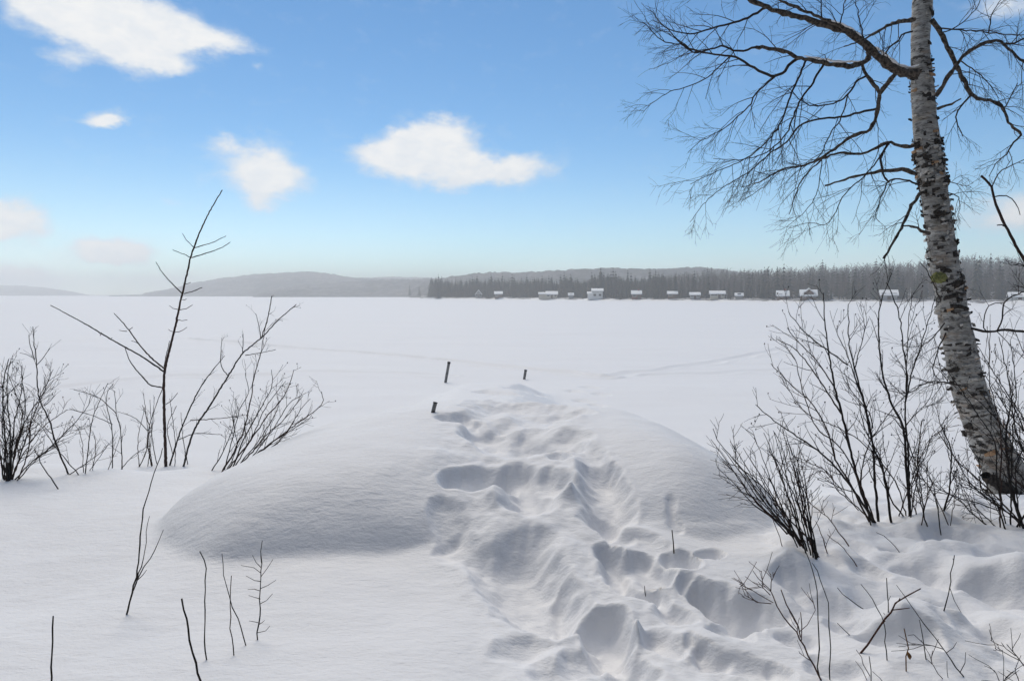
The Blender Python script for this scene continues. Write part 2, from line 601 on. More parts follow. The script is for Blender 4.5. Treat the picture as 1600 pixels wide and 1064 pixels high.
yf = np.concatenate([rows(45, 2900, .02), [2900.0]])
FY = np.repeat(yf[:, None], 330, 1)
FX = np.linspace(-1.12, 1.12, 330)[None, :] * (FY + .9)
FP = np.stack([FX, FY, lake_relief(FX, FY) * (1 - sstep(FY, 150, 400))], -1)
lake_o = region('lake', is_lake, (FP.reshape(-1, 3), grid_quads(*FX.shape), grid_normals(FP).reshape(-1, 3)))
tag(lake_o, 'wide frozen lake under flat wind-packed snow', kind='structure')
tag(region('footpath', is_path), 'trodden track of deep footprints in the snow', kind='structure')
tag(region('snow_bank', ~is_lake & ~is_path & ~is_mound), 'snow-covered near shore', kind='structure')
tag(region('snow_mound', is_mound), 'big smooth rounded mound of snow crossed by the footprint track', 'snow mound', kind='thing')
me = bpy.data.meshes.new('ground')
S = 2900
me.from_pydata([(-3600, -300, -.8), (3600, -300, -.8), (3600, S, -.8), (-3600, S, -.8)], [], [(0, 1, 2, 3)])
me.materials.append(MATS['snow'])
tag(obj('ground', me), kind='structure')


def ghit(px, py):
    return Vector(hit(px, py, lambda x, y: ground_z(x, y)))



# ------------------------------------------------------------------ the far shore
wood('far_bark', (.05, .045, .042), (.09, .08, .075), 3, .9, 0)
plain('far_conifer', (.030, .038, .034), .9, .3, .4)
plain('far_twigs', (.085, .075, .072), .9, .25, .2)
m, k, b = material('forest_floor', .9)
t_ = k.n('ShaderNodeNewGeometry').outputs['Position']
k.put(b.inputs['Base Color'], k.mix(k.smooth(k.noise(k.vec('MULTIPLY', t_, (1, 1, .4)), .35, 5, .7), .40, .62), (.10, .095, .092), (.55, .55, .57)))
m, k, b = material('far_forest', .95)
t_ = k.n('ShaderNodeNewGeometry').outputs['Position']
f1 = k.smooth(k.noise(k.vec('MULTIPLY', t_, (1, .35, .5)), .09, 6, .75), .36, .64)
f2 = k.smooth(k.noise(t_, .012, 4, .6), .4, .6)
k.put(b.inputs['Base Color'], k.mix(f1, k.mix(f2, (.035, .042, .040), (.075, .068, .066)), k.mix(f2, (.10, .095, .095), (.19, .18, .18))))


def shore_d(u):
    px = 800 + np.asarray(u) * F
    return np.interp(px, [655, 680, 800, 940, 1080, 1220, 1300, 1400, 1600, 1900], [520, 408, 380, 322, 281, 247, 230, 214, 200, 190])


def land_z(x, y):
    u = x / y
    d0 = shore_d(u) + 2.5 * perlin(x * .06, x * 0 + .5, 120)
    px = 800 + u * F
    top = np.interp(px, [650, 900, 1000, 1050, 1100, 1200, 1300, 1400, 1500, 1600, 1900], [1.5, 2.0, 4, 7, 9.0, 10.5, 12.5, 15.0, 17.5, 18.5, 20])
    dr = np.interp(px, [650, 1000, 1100, 1900], [420, 440, 480, 470])
    z = -.4 + 1.5 * sstep(y - d0, -1, 7) + (top - 1.1) * sstep(y, d0 + 22, np.maximum(dr, d0 + 60)) + .5 * perlin(x * .15, y * .15, 121) * sstep(y - d0, 0, 8)
    return z


lu = np.linspace(-.135, 1.15, 420)
lt = np.linspace(0, 1, 70) ** 1.8
LU, LT = np.meshgrid(lu, lt)
LD = shore_d(LU) - 4 + LT * 560
LX = LU * LD
LZ = land_z(LX, LD)
LZ[-1] = -3
LZ[:, 0] = -.5
o = obj('far_shore', quick_mesh('far_shore', np.stack([LX, LD, LZ], -1).reshape(-1, 3), grid_quads(*LX.shape), MATS['forest_floor']))
tag(o, kind='structure')
# a lip of clean snow along the water's edge
sl = np.linspace(-.13, 1.12, 700)
st = np.linspace(0, 1, 9)
SU, ST = np.meshgrid(sl, st)
wid = 3.5 + 2.5 * perlin(sl * 40, sl * 0, 130)
SD = shore_d(SU) + 2.5 * perlin(SU * shore_d(SU) * .06, SU * 0 + .5, 120) - 3.5 + ST * (4.2 + wid)[None, :]
SX = SU * SD
SZ = land_z(SX, SD) + .22 + .35 * np.clip(perlin(SX * .35, SD * .35, 131), 0, 1)
SZ[0] = SZ[-1] = -.3
tag(obj('shoreline', quick_mesh('shoreline', np.stack([SX, SD, SZ], -1).reshape(-1, 3), grid_quads(*SX.shape), MATS['snow'])), kind='structure')


def hill(name, prof, dr, df, seed, rough=5.0, label=None):
    """a wooded ridge whose skyline passes the given photograph pixels at depth dr"""
    px = np.array([p[0] for p in prof], float)
    top = np.array([CAMZ + ray(p[0], p[1])[1] * dr for p in prof])
    cols = np.linspace(px[0], px[-1], int((px[-1] - px[0]) * 1.1))
    H = np.interp(cols, px, top)
    u = np.array([ray(c, 460)[0] for c in cols])
    s = np.concatenate([np.linspace(0, 1, 60), np.linspace(1.04, 1.5, 14)])
    U, Sg = np.meshgrid(u, s)
    D = df + (dr - df) * Sg
    shape = np.where(Sg <= 1, np.sin(np.clip(Sg, 0, 1) * math.pi / 2) ** 1.15, 1 - ((Sg - 1) / .5) ** 2)
    x = U * D
    z = H[None, :] * shape + rough * (np.abs(perlin(x * .06, D * .02, seed)) + .6 * np.abs(perlin(x * .16, D * .05, seed + 1)) - .35) * np.clip(shape * 3, 0, 1) * (H > 4)[None, :]
    z[0] = z[-1] = -2
    o = obj(name, quick_mesh(name, np.stack([x, D, z], -1).reshape(-1, 3), grid_quads(*x.shape), MATS['far_forest']))
    return tag(o, label, kind='structure')


hill('hill', [(640, 452), (665, 440), (690, 436), (730, 430), (760, 427.5), (800, 427.5), (870, 424.5), (940, 420.5), (1000, 422), (1060, 420), (1090, 419), (1140, 424), (1200, 434)], 900, 620, 140, 3, 'long grey wooded ridge behind the far treeline')
hill('hill', [(395, 461), (430, 452), (470, 446), (540, 441), (600, 438.5), (650, 437.5), (700, 436), (760, 440), (820, 452)], 1150, 760, 150, 3.2, 'low wooded hill reaching down to the far end of the lake')
hill('hill', [(170, 461.8), (220, 460), (260, 454), (300, 444), (350, 435.5), (400, 430.5), (440, 428), (485, 426.5), (510, 428.5), (545, 435), (600, 437), (700, 440)], 1600, 1000, 160, 4, 'broad flat-topped hill fading in the haze')
hill('hill', [(520, 442), (570, 435), (610, 433), (650, 434), (720, 437), (800, 445)], 2200, 1750, 170, 4, 'pale farthest ridge above the low hill')
hill('hill', [(-420, 448), (-200, 444), (0, 447), (40, 448), (75, 451), (110, 456), (140, 461), (260, 462)], 2100, 1500, 180, 4, 'faint hill on the hazy far left of the lake')


# -- meshes of the trees on the far shore (about 100 triangles each)
def far_conifer(seed, slim=1.0, whorls=9):
    """unit tree, height 1: crown triangles"""
    R = random.Random(seed)
    V, Fc = [], []
    for w in range(whorls):
        f = w / (whorls - 1)
        z = .10 + .86 * f
        rad = (.17 * (1 - f) ** .85 + .012) * slim
        n = 8 if f < .6 else 5
        a0 = R.random() * 6
        for i in range(n):
            a = a0 + i * 6.283 / n + R.uniform(-.3, .3)
            rr = rad * R.uniform(.65, 1.25)
            wz = .75 / n * 2.4 * rr
            tip = (rr * math.cos(a), rr * math.sin(a), z - rr * R.uniform(.35, .7))
            l = (wz * -math.sin(a) + rr * .35 * math.cos(a), wz * math.cos(a) + rr * .35 * math.sin(a), z - .01)
            r_ = (wz * math.sin(a) + rr * .35 * math.cos(a), -wz * math.cos(a) + rr * .35 * math.sin(a), z - .01)
            top = (0, 0, z + .09 * (1 - f * .3))
            k = len(V)
            V += [tip, l, r_, top]
            Fc += [(k, k + 1, k + 3), (k, k + 3, k + 2)]
    return np.array(V), np.array(Fc)


def spike(V, Fc, a, b, r):
    """three-sided tapering twig"""
    a, b = np.asarray(a), np.asarray(b)
    d = b - a
    n = np.cross(d, (0.3, .5, .81))
    n /= np.linalg.norm(n) + 1e-9
    m = np.cross(d, n)
    m /= np.linalg.norm(m) + 1e-9
    k = len(V)
    for i in range(3):
        t = i * 2.094
        V.append(tuple(a + r * (math.cos(t) * n + math.sin(t) * m)))
    V.append(tuple(b))
    Fc += [(k, k + 1, k + 3), (k + 1, k + 2, k + 3), (k + 2, k, k + 3)]


def far_bare(seed, n1=9, n2=5):
    R = random.Random(seed)
    V, Fc = [], []
    for i in range(n1):
        f = .28 + .62 * i / n1
        a = R.random() * 6.283
        L = R.uniform(.22, .38) * (1.15 - f * .6)
        e = R.uniform(.55, 1.1)
        p = np.array((R.uniform(-.01, .01), R.uniform(-.01, .01), f))
        q = p + L * np.array((math.cos(a) * math.cos(e), math.sin(a) * math.cos(e), math.sin(e)))
        spike(V, Fc, p, q, .008)
        for j in range(n2):
            s = p + (q - p) * R.uniform(.3, .95)
            a2, e2 = a + R.uniform(-1.3, 1.3), e + R.uniform(-.6, .5)
            l2 = L * R.uniform(.3, .6)
            spike(V, Fc, s, s + l2 * np.array((math.cos(a2) * math.cos(e2), math.sin(a2) * math.cos(e2), math.sin(e2))), .0055)
    return np.array(V), np.array(Fc)


def trunk_mesh(r, h):
    V, Fc = [], []
    spike(V, Fc, (0, 0, -.05), (0, 0, h), r)
    return np.array(V), np.array(Fc)


CON = [far_conifer(i, s, w) for i, s, w in ((1, .9, 9), (2, 1.15, 9), (3, .75, 10), (4, 1.3, 8))]
BARE = [far_bare(11), far_bare(12, 10, 5), far_bare(13, 8, 6), far_bare(14, 11, 4)]
con_me = [quick_mesh('conifer_crown', v, f, MATS['far_conifer'], smooth=False) for v, f in CON]
bare_me = [quick_mesh('bare_crown', v, f, MATS['far_twigs'], smooth=False) for v, f in BARE]
ctrunk_me = quick_mesh('conifer_trunk', *trunk_mesh(.016, .9), MATS['far_bark'], smooth=False)
btrunk_me = quick_mesh('bare_trunk', *trunk_mesh(.014, .95), MATS['far_bark'], smooth=False)
RT = random.Random(5)


def far_tree(x, y, h, conifer, var, label, group):
    z = float(land_z(np.array([x]), np.array([y]))[0])
    t = empty('conifer_tree' if conifer else 'bare_tree', (x, y, z))
    wdt = h * (1.35 if conifer else 1.1)
    t.scale = (wdt, wdt, h)
    t.rotation_euler.z = RT.random() * 6.28
    obj('trunk', ctrunk_me if conifer else btrunk_me, t)
    obj('crown', (con_me if conifer else bare_me)[var], t)
    tag(t, label, 'tree', group)


# trees that stand out against the rest, photograph pixel of the top and its look
for px, py, h, con, var, lab in [(938, 421, 15.5, 1, 3, 'tall dark spruce standing highest above the treeline over the white two-storey house'),
                                 (981, 422, 14.2, 1, 2, 'lone slim spruce top just right of the tallest spruce across the lake'),
                                 (803, 431, 13.0, 1, 1, 'broad dark spruce left of the double-roofed house across the lake'),
                                 (765, 439, 10.4, 1, 3, 'dense dark spruce right of the small peaked cabin on the point'),
                                 (712, 434, 12.5, 1, 1, 'bushy spruce near the left end of the far treeline'),
                                 (640, 449, 11.0, 1, 0, 'pale conifer apart from the treeline at its far left end'),
                                 (655, 453, 9.0, 1, 1, 'second small pale conifer just off the end of the far treeline'),
                                 (1225, 412, 14.0, 1, 0, 'spruce rising above the bare wood over the snowy-roofed chalet')]:
    u = ray(px, py)[0]
    d = (h + 1.3 - CAMZ) / ray(px, py)[1]
    d = max(d, float(shore_d(u)) + 8)
    if px < 660:
        d = 640
    far_tree(u * d, d, h, con, var, lab, 'standout spruces of the far treeline')
cons, bares, HOUSE_PX = [], [], [748, 779, 865, 892, 933, 994, 1050, 1085, 1120, 1154, 1222, 1262, 1387, 1586]
HALF = {865: 20, 933: 18, 994: 14, 1120: 19, 1222: 18, 1262: 22, 1387: 26}
n = 0
while len(cons) + len(bares) < 284:
    px = RT.uniform(676, 1640)
    u = (px - 800) / F
    d0 = float(shore_d(u))
    near = any(abs(px - q) < HALF.get(q, 11) for q in HOUSE_PX)
    d = d0 + (RT.uniform(14, 34) if near and RT.random() < .75 else RT.uniform(4, 30))
    pc = .85 if px < 1060 else .38
    con = RT.random() < pc
    h = RT.uniform(6.5, 11.5) * (1.22 if RT.random() < .16 else 1) if con else RT.uniform(7.5, 11)
    if d < d0 + 12:
        h *= RT.uniform(.45, .8)
    (cons if con else bares).append((u * d, d, h))
SPOTS = ['left of the peaked cabin', 'beside the peaked cabin', 'left of the cream cottage', 'beside the cream cottage', 'left of the white house',
         'left of the reddish cottage', 'right of the reddish cottage', 'left of the low grey cabin', 'left of the wide bungalow', 'right of the wide bungalow',
         'right of the boat shed', 'left of the gabled chalet', 'right of the gabled chalet', 'just left of the birch', 'beyond the birch']
for con, lst in ((1, cons), (0, bares)):
    for i, (x, y, h) in enumerate(lst):
        spot = SPOTS[sum(1 for q in HOUSE_PX if 800 + x / y * F > q)]
        size = 'tall ' if h > 10 else 'low ' if h < 6.5 else ''
        if con:
            far_tree(x, y, h, 1, i % 4, size + 'dark conifer in the far treeline ' + spot, 'conifers of the far treeline ' + spot)
        else:
            far_tree(x, y, h, 0, i % 4, size + 'leafless grey tree in the far treeline ' + spot, 'bare trees of the far treeline ' + spot)
# the wood behind them is one mass
rs = np.random.RandomState(8)
VV, FF, VC, FC, nb, nc = [], [], [], [], 0, 0
for i in range(5200):
    px = rs.uniform(672, 1720)
    u = (px - 800) / F
    d0 = float(shore_d(u))
    right = px > 1040
    d = d0 + 24 + rs.rand() ** 1.15 * ((300 if right else 70))
    con = rs.rand() < (.18 if right else .66) * (1.25 if d < d0 + 60 else .75)
    h = rs.uniform(6.0, 11.0) * (1.0 if con else .95) * (1 + .28 * float(perlin(np.array(u * d * .07), np.array(d * .03), 400))) * (1.25 if con and rs.rand() < .1 else 1)
    a = rs.uniform(0, 6.28)
    v, f = (CON if con else BARE)[rs.randint(4)]
    c, s = math.cos(a), math.sin(a)
    x, y = u * d, d
    z = float(land_z(np.array([x]), np.array([y]))[0])
    wv = rs.uniform(1.1, 1.6) if con else 1.15
    P_ = np.stack([(v[:, 0] * c - v[:, 1] * s) * h * wv + x, (v[:, 0] * s + v[:, 1] * c) * h * wv + y, v[:, 2] * h + z], -1)
    tv, tf = trunk_mesh(.013, .9)
    if con:
        VC.append(P_); FC.append(f + nc); nc += len(v)
    else:
        VV.append(P_); FF.append(f + nb); nb += len(v)
        VV.append(tv * h + (x, y, z)); FF.append(tf + nb); nb += len(tv)
tag(obj('forest', quick_mesh('forest', np.concatenate(VV), np.concatenate(FF), MATS['far_twigs'], smooth=False)), 'grey leafless wood covering the slope across the lake', kind='stuff')
tag(obj('forest', quick_mesh('forest', np.concatenate(VC), np.concatenate(FC), MATS['far_conifer'], smooth=False)), 'dark conifers scattered through the wood across the lake', kind='stuff')

# -- the cottages along the far shore
for nm, c in (('wall_white', (.62, .62, .62)), ('wall_brown', (.12, .075, .055)), ('wall_red', (.16, .06, .05)), ('wall_grey', (.26, .26, .27)),
              ('wall_cream', (.42, .38, .32)), ('roof_dark', (.07, .07, .075)), ('brick_far', (.2, .09, .07)), ('door_far', (.09, .06, .05))):
    plain(nm, c, .8, .12, 1.5)
m, k, b = material('window_glass', .12, .5)
b.inputs['Base Color'].default_value = (.02, .024, .03, 1)


def box_mesh(name, x0, x1, y0, y1, z0, z1, mat):
    me = bpy.data.meshes.new(name)
    me.from_pydata([(x, y, z) for z in (z0, z1) for y in (y0, y1) for x in (x0, x1)], [],
                   [(0, 2, 3, 1), (4, 5, 7, 6), (0, 1, 5, 4), (1, 3, 7, 5), (3, 2, 6, 7), (2, 0, 4, 6)])
    me.materials.append(MATS[mat])
    return me


def prism_mesh(name, prof, a0, a1, axis, mat):
    """closed profile (s, z) swept along axis from a0 to a1"""
    n = len(prof)
    me = bpy.data.meshes.new(name)
    V = []
    for a in (a0, a1):
        for s, z in prof:
            V.append((a, s, z) if axis == 'x' else (s, a, z))
    Fc = [tuple(range(n)), tuple(range(2 * n - 1, n - 1, -1))]
    Fc += [(i, (i + 1) % n, n + (i + 1) % n, n + i) for i in range(n)]
    me.from_pydata(V, [], Fc)
    bm = bmesh.new()
    bm.from_mesh(me)
    bmesh.ops.recalc_face_normals(bm, faces=bm.faces)
    bm.to_mesh(me)
    bm.free()
    me.materials.append(MATS[mat])
    return me


def cottage(px, w, storey, pitch, wall, label, axis='x', depth=6.5, wins=3, door=True, chimney=False, annex=0, back=7.0, lift=.0, dormer=False):
    """w metres wide towards the lake; storey = wall height; axis = ridge direction"""
    u = (px - 800) / F
    d = float(shore_d(u)) + back
    x = u * d
    z = float(land_z(np.array([x]), np.array([d]))[0]) + lift
    t = empty('cottage', (x, d, z))
    t.rotation_euler.z = -math.atan(u) * .8
    tag(t, label, 'house', 'cottages along the far shore')
    w, storey, pitch = w * .74, storey * .74, pitch * .8
    depth *= .8
    hw, hd = w / 2, depth / 2
    if axis == 'x':
        prof = [(-hd, -.6), (hd, -.6), (hd, storey), (0, storey + pitch), (-hd, storey)]
        wl = prism_mesh('wall', prof, -hw, hw, 'x', wall)
        rise, ov = pitch / hd, .5
        slab = lambda t0, t1: [(-hd - ov, storey - ov * rise + t0), (0, storey + pitch + t0), (hd + ov, storey - ov * rise + t0),
                               (hd + ov, storey - ov * rise + t1), (0, storey + pitch + t1), (-hd - ov, storey - ov * rise + t1)]
        rf = prism_mesh('roof', slab(.02, .18), -hw - .4, hw + .4, 'x', 'roof_dark')
        sn = prism_mesh('roof_snow', slab(.183, .62), -hw - .45, hw + .42, 'x', 'snow')
    else:
        prof = [(-hw, -.6), (hw, -.6), (hw, storey), (0, storey + pitch), (-hw, storey)]
        wl = prism_mesh('wall', prof, -hd, hd, 'y', wall)
        rise, ov = pitch / hw, .5
        slab = lambda t0, t1: [(-hw - ov, storey - ov * rise + t0), (0, storey + pitch + t0), (hw + ov, storey - ov * rise + t0),
                               (hw + ov, storey - ov * rise + t1), (0, storey + pitch + t1), (-hw - ov, storey - ov * rise + t1)]
        rf = prism_mesh('roof', slab(.02, .18), -hd - .5, hd + .4, 'y', 'roof_dark')
        sn = prism_mesh('roof_snow', slab(.183, .62), -hd - .55, hd + .42, 'y', 'snow')
    obj('wall', wl, t)
    r_o = obj('roof', rf, t)
    obj('roof_snow', sn, r_o)
    if chimney:
        cx = hw * .45
        obj('chimney', box_mesh('chimney', cx - .4, cx + .4, -.3, .5, storey + pitch * .4, storey + pitch + 1.3, 'brick_far'), r_o)
    levels = [.9] if storey < 4 else [.9, 3.3]
    for lz in levels:
        for i in range(wins):
            cx = -hw + w * (i + .5) / wins
            if door and lz == .9 and i == wins // 2:
                obj('door', box_mesh('door', cx - .5, cx + .5, -hd - .06, -hd + .02, 0, 2.05, 'door_far'), t)
                continue
            f_ = obj('window', box_mesh('window', cx - .75, cx + .75, -hd - .08, -hd + .02, lz, lz + 1.3, 'wall_white'), t)
            obj('pane', box_mesh('pane', cx - .62, cx + .62, -hd - .10, -hd - .083, lz + .13, lz + 1.17, 'window_glass'), f_)
    if annex:
        s_ = 1 if annex > 0 else -1
        a0, a1 = hw * s_ + .01 * s_, (hw + abs(annex)) * s_
        a0, a1 = min(a0, a1), max(a0, a1)
        obj('porch', box_mesh('porch', a0, a1, -hd - .3, hd * .5, -.6, 2.1, wall), t)
        obj('porch_roof', prism_mesh('porch_roof', [(-hd - .8, 2.12), (hd * .5, 2.12), (hd * .5, 3.2), (-hd - .8, 2.55)], a0 - .3, a1 + .3, 'x', 'snow'), t)
    if dormer:
        obj('dormer', prism_mesh('dormer', [(-1.6, storey - .3), (1.6, storey - .3), (1.6, storey + .9), (0, storey + pitch + .6), (-1.6, storey + .9)], -hd - .4, .6, 'y', wall), r_o)
        obj('dormer_snow', prism_mesh('dormer_snow', [(-2.1, storey + .6), (0, storey + pitch + .65), (2.1, storey + .6), (2.1, storey + 1.1), (0, storey + pitch + 1.15), (-2.1, storey + 1.1)], -hd - .7, .6, 'y', 'snow'), r_o)
    return t


cottage(748, 4.2, 3.0, 2.4, 'wall_grey', 'narrow peaked cabin half hidden in trees at the left end of the far shore', 'y', back=10)
cottage(779, 5.6, 2.6, 1.3, 'wall_brown', 'small brown cabin with a thick snow roof on the left part of the far shore', wins=2, back=6)
cottage(862, 7.6, 2.6, 1.5, 'wall_cream', 'cream cottage with a high snowy roof and a lower snowy porch on its left', annex=-4.0, back=6)
cottage(892, 3.0, 1.9, .9, 'wall_grey', 'tiny snow-capped shed between the cream cottage and the white house', wins=1, door=False, depth=3, back=8)
cottage(933, 6.8, 4.4, 1.1, 'wall_white', 'white two-storey house with four dark windows on a snowy rise', wins=2, door=False, annex=-2.2, back=8)
cottage(994, 5.4, 2.7, 1.5, 'wall_red', 'reddish cottage with a bright snow roof right of the white two-storey house', wins=2, chimney=True)
cottage(1050, 5.0, 2.3, 1.0, 'wall_brown', 'low brown cabin with a slanting snow roof, second right of the white house', wins=2)
cottage(1085, 5.0, 2.1, .9, 'wall_grey', 'low grey cabin just left of the wide low bungalow on the far shore', wins=3)
cottage(1120, 7.4, 2.2, 1.0, 'wall_cream', 'wide low bungalow with a long snow roof in the middle of the far shore', wins=4)
cottage(1154, 3.4, 1.5, .8, 'wall_grey', 'little snow-covered boat shed right of the wide low bungalow', wins=1, door=False, depth=3.5)
cottage(1222, 5.0, 1.9, 1.7, 'wall_brown', 'brown cottage under a steep white roof left of the gabled chalet', chimney=True, wins=2, depth=5)
cottage(1262, 6.8, 2.1, 1.9, 'wall_brown', 'brown chalet with a snowy cross gable and dark windows across the lake', dormer=True, wins=3, depth=5, back=6)
cottage(1387, 6.2, 1.9, 1.5, 'wall_grey', 'grey cottage with a broad white roof behind the crossed shrub tips', wins=3, depth=5)
cottage(1586, 4.6, 1.7, 1.1, 'wall_white', 'small white cottage at the right edge beyond the birch trunk', wins=2, depth=4)

# unseen evergreen wood, added behind the camera to darken the slopes that face it
VB, FB, nb = [], [], 0
for i in range(90):
    x, y, h = rs.uniform(-34, 34), -3.5 - rs.rand() * 13, rs.uniform(8, 14)
    v, f = far_conifer(50 + i % 6, 1.5, 13)
    tv, tf = trunk_mesh(.016, .9)
    for q, g in ((v, f), (tv, tf)):
        VB.append(q * h + (x, y, 1.2)); FB.append(g + nb); nb += len(q)
tag(obj('forest', quick_mesh('forest', np.concatenate(VB), np.concatenate(FB), MATS['far_conifer'], smooth=False)), 'unseen evergreen wood added behind the viewer to shade the near snow', kind='stuff')
# ------------------------------------------------------------------ branches: tubes along polylines
class Tubes:
    def __init__(self):
        self.V, self.F, self.n = [], [], 0

    def add(self, pts, rad, sides=5):
        pts = np.asarray(pts, float)
        n = len(pts)
        rad = np.asarray(rad, float)
        tan = np.gradient(pts, axis=0)
        tan /= np.linalg.norm(tan, axis=1, keepdims=True) + 1e-12
        ref = np.array((.13, .97, .2)) if abs(tan[0][1]) < .8 else np.array((.9, .1, .3))
        a = np.cross(tan, ref)
        a /= np.linalg.norm(a, axis=1, keepdims=True) + 1e-12
        b = np.cross(tan, a)
        th = np.arange(sides) * 2 * math.pi / sides
        ring = pts[:, None, :] + rad[:, None, None] * (np.cos(th)[None, :, None] * a[:, None, :] + np.sin(th)[None, :, None] * b[:, None, :])
        self.V.append(ring.reshape(-1, 3))
        i = self.n + np.arange(n * sides).reshape(n, sides)
        j = np.roll(i, -1, axis=1)
        self.F.append(np.stack([i[:-1], j[:-1], j[1:], i[1:]], -1).reshape(-1, 4))
        self.n += n * sides

    def build(self, name, mat, parent=None):
        if not self.V:
            return None
        return obj(name, quick_mesh(name, np.concatenate(self.V), np.concatenate(self.F), mat), parent)


def spline(P, step):
    """Catmull-Rom through the points, resampled about every step metres"""
    P = np.asarray(P, float)
    if len(P) == 2:
        k = max(2, int(np.linalg.norm(P[1] - P[0]) / step) + 1)
        t = np.linspace(0, 1, k)[:, None]
        return P[0] * (1 - t) + P[1] * t
    E = np.concatenate([[2 * P[0] - P[1]], P, [2 * P[-1] - P[-2]]])
    out = []
    for i in range(1, len(E) - 2):
        p0, p1, p2, p3 = E[i - 1:i + 3]
        k = max(1, int(np.linalg.norm(p2 - p1) / step))
        t = (np.arange(k) / k)[:, None]
        out.append(.5 * (2 * p1 + (p2 - p0) * t + (2 * p0 - 5 * p1 + 4 * p2 - p3) * t ** 2 + (3 * p1 - p0 - 3 * p2 + p3) * t ** 3))
    return np.concatenate(out + [P[-1:]])


def kinky(P, amp, R):
    """small knuckles along a woody stem"""
    Q = P.copy()
    if len(P) > 2:
        j = R.normal(0, amp, P[1:-1].shape)
        Q[1:-1] += j
    return Q


def sprout(P, rad, R, n, length, spread=(25, 55), grav=0.0, t0=.25, kink=.006, taper=.55, rmin=.0016, rmax=.02, step=.05, tip=True, flat=.6):
    """children of a branch: list of (points, radii)"""
    out = []
    seg = len(P) - 1
    for c in range(n):
        f = t0 + (1 - t0) * ((c + R.rand()) / n)
        i = min(seg - 1, int(f * seg))
        o = P[i] + (P[i + 1] - P[i]) * (f * seg - i)
        d = P[min(seg, i + 1)] - P[max(0, i - 1)]
        d /= np.linalg.norm(d) + 1e-9
        side = np.cross(d, R.normal(0, 1, 3) * np.array((flat, 1, flat)))
        side /= np.linalg.norm(side) + 1e-9
        ang = math.radians(R.uniform(*spread))
        v = d * math.cos(ang) + side * math.sin(ang)
        L = R.uniform(*length) * (1.15 - .6 * f)
        k = max(3, int(L / step))
        pts = [o]
        vv = v
        for q in range(k):
            vv = vv + np.array((0, 0, grav)) * (1.0 / k) + R.normal(0, .09, 3) + d * .03
            vv /= np.linalg.norm(vv)
            pts.append(pts[-1] + vv * L / k)
        pts = np.array(pts)
        r0 = min(rmax, max(rmin, rad[i] * taper))
        out.append((pts, np.linspace(r0, max(.0009, min(rmin, r0) * .75), len(pts))))
    return out


def radii(n, r0, r1, p=.8):
    t = np.linspace(0, 1, n)
    return r1 + (r0 - r1) * (1 - t) ** p


# ------------------------------------------------------------------ the birch
wood('birch_limb', (.022, .017, .014), (.12, .098, .08), 30, .85, .008)
wood('birch_twig', (.020, .015, .013), (.042, .032, .028), 30, .8, 0)
wood('bark_dark', (.018, .015, .013), (.06, .05, .042), 40, .85, .003)
wood('bark_pale', (.34, .32, .29), (.55, .52, .48), 25, .8, .002)
wood('bark_tan', (.30, .17, .09), (.48, .31, .19), 25, .75, .002)
wood('moss', (.12, .13, .04), (.22, .22, .09), 60, .95, .006)
m, k, b = material('birch_bark', .8)
t_ = k.n('ShaderNodeTexCoord').outputs['Object']
hz = k.vec('MULTIPLY', t_, (1, 1, 5.5))
base = k.mix(k.smooth(k.noise(hz, 3.2, 5, .6), .35, .65), (.49, .47, .435), (.25, .235, .215))
tan_ = k.smooth(k.noise(k.vec('MULTIPLY', t_, (1, 1, 2.2)), 4.2, 4, .55), .54, .64)
base = k.mix(k.math('MULTIPLY', tan_, .45), base, (.36, .26, .18))
lent = k.smooth(k.noise(k.vec('MULTIPLY', t_, (1, 1, 9)), 16, 3, .5), .56, .61)
base = k.mix(k.math('MULTIPLY', lent, .8), base, (.05, .042, .036))
pat_n = k.noise(k.vec('MULTIPLY', t_, (1, 1, 2.0)), 8.5, 6, .68)
blot = k.math('MULTIPLY', k.smooth(pat_n, .515, .56), k.smooth(k.noise(k.vec('MULTIPLY', t_, (.6, .6, 1.3)), 2.4, 3, .5), .43, .55, .12, 1))
base = k.mix(k.math('MULTIPLY', blot, .93), base, (.030, .025, .021))
green = k.smooth(k.noise(t_, 2.1, 4, .6), .64, .72)
base = k.mix(k.math('MULTIPLY', green, .35), base, (.17, .18, .09))
k.put(b.inputs['Base Color'], base)
n1 = bump(k, b, k.noise(hz, 7, 5, .65), .02, .8)
bump(k, b, pat_n, .02, .7, n1)

bp = ghit(1588, 772)
BD = bp.y                                     # depth of the trunk
RB = np.random.RandomState(3)
birch = empty('birch_tree', bp)
tag(birch, 'leaning white birch with peeling bark and bare drooping branches', 'tree')
bpv = np.array(bp)


def shift(o):
    o.location = -Vector(bp) if o.parent is birch else Vector((0, 0, 0))
    return o


TR = [(1600, 800, 92), (1582, 765, 74), (1564, 725, 63), (1546, 690, 58), (1530, 652, 56), (1517, 617, 55), (1506, 575, 52), (1499, 538, 49), (1491, 500, 47), (1484, 459, 45), (1478, 425, 44),
      (1473, 390, 44), (1466, 345, 42), (1460, 300, 42), (1454, 262, 43), (1449, 226, 41), (1445, 190, 38), (1442, 150, 37), (1440, 118, 34), (1438, 75, 29), (1439, 40, 30), (1441, 10, 33), (1442, -30, 30),
      (1440, -120, 28), (1446, -260, 24), (1440, -420, 18), (1452, -600, 11), (1448, -760, 5)]
tp = np.array([at(x, y, BD + .02 * i) for i, (x, y, w) in enumerate(TR)])
tr = np.array([w * .90 / F * BD / 2 for x, y, w in TR])
tpts = spline(tp, .025)
seglen = np.concatenate([[0], np.cumsum(np.linalg.norm(np.diff(tp, axis=0), axis=1))])
sl_ = np.concatenate([[0], np.cumsum(np.linalg.norm(np.diff(tpts, axis=0), axis=1))])
trad = np.interp(sl_ / sl_[-1], seglen / seglen[-1], tr)
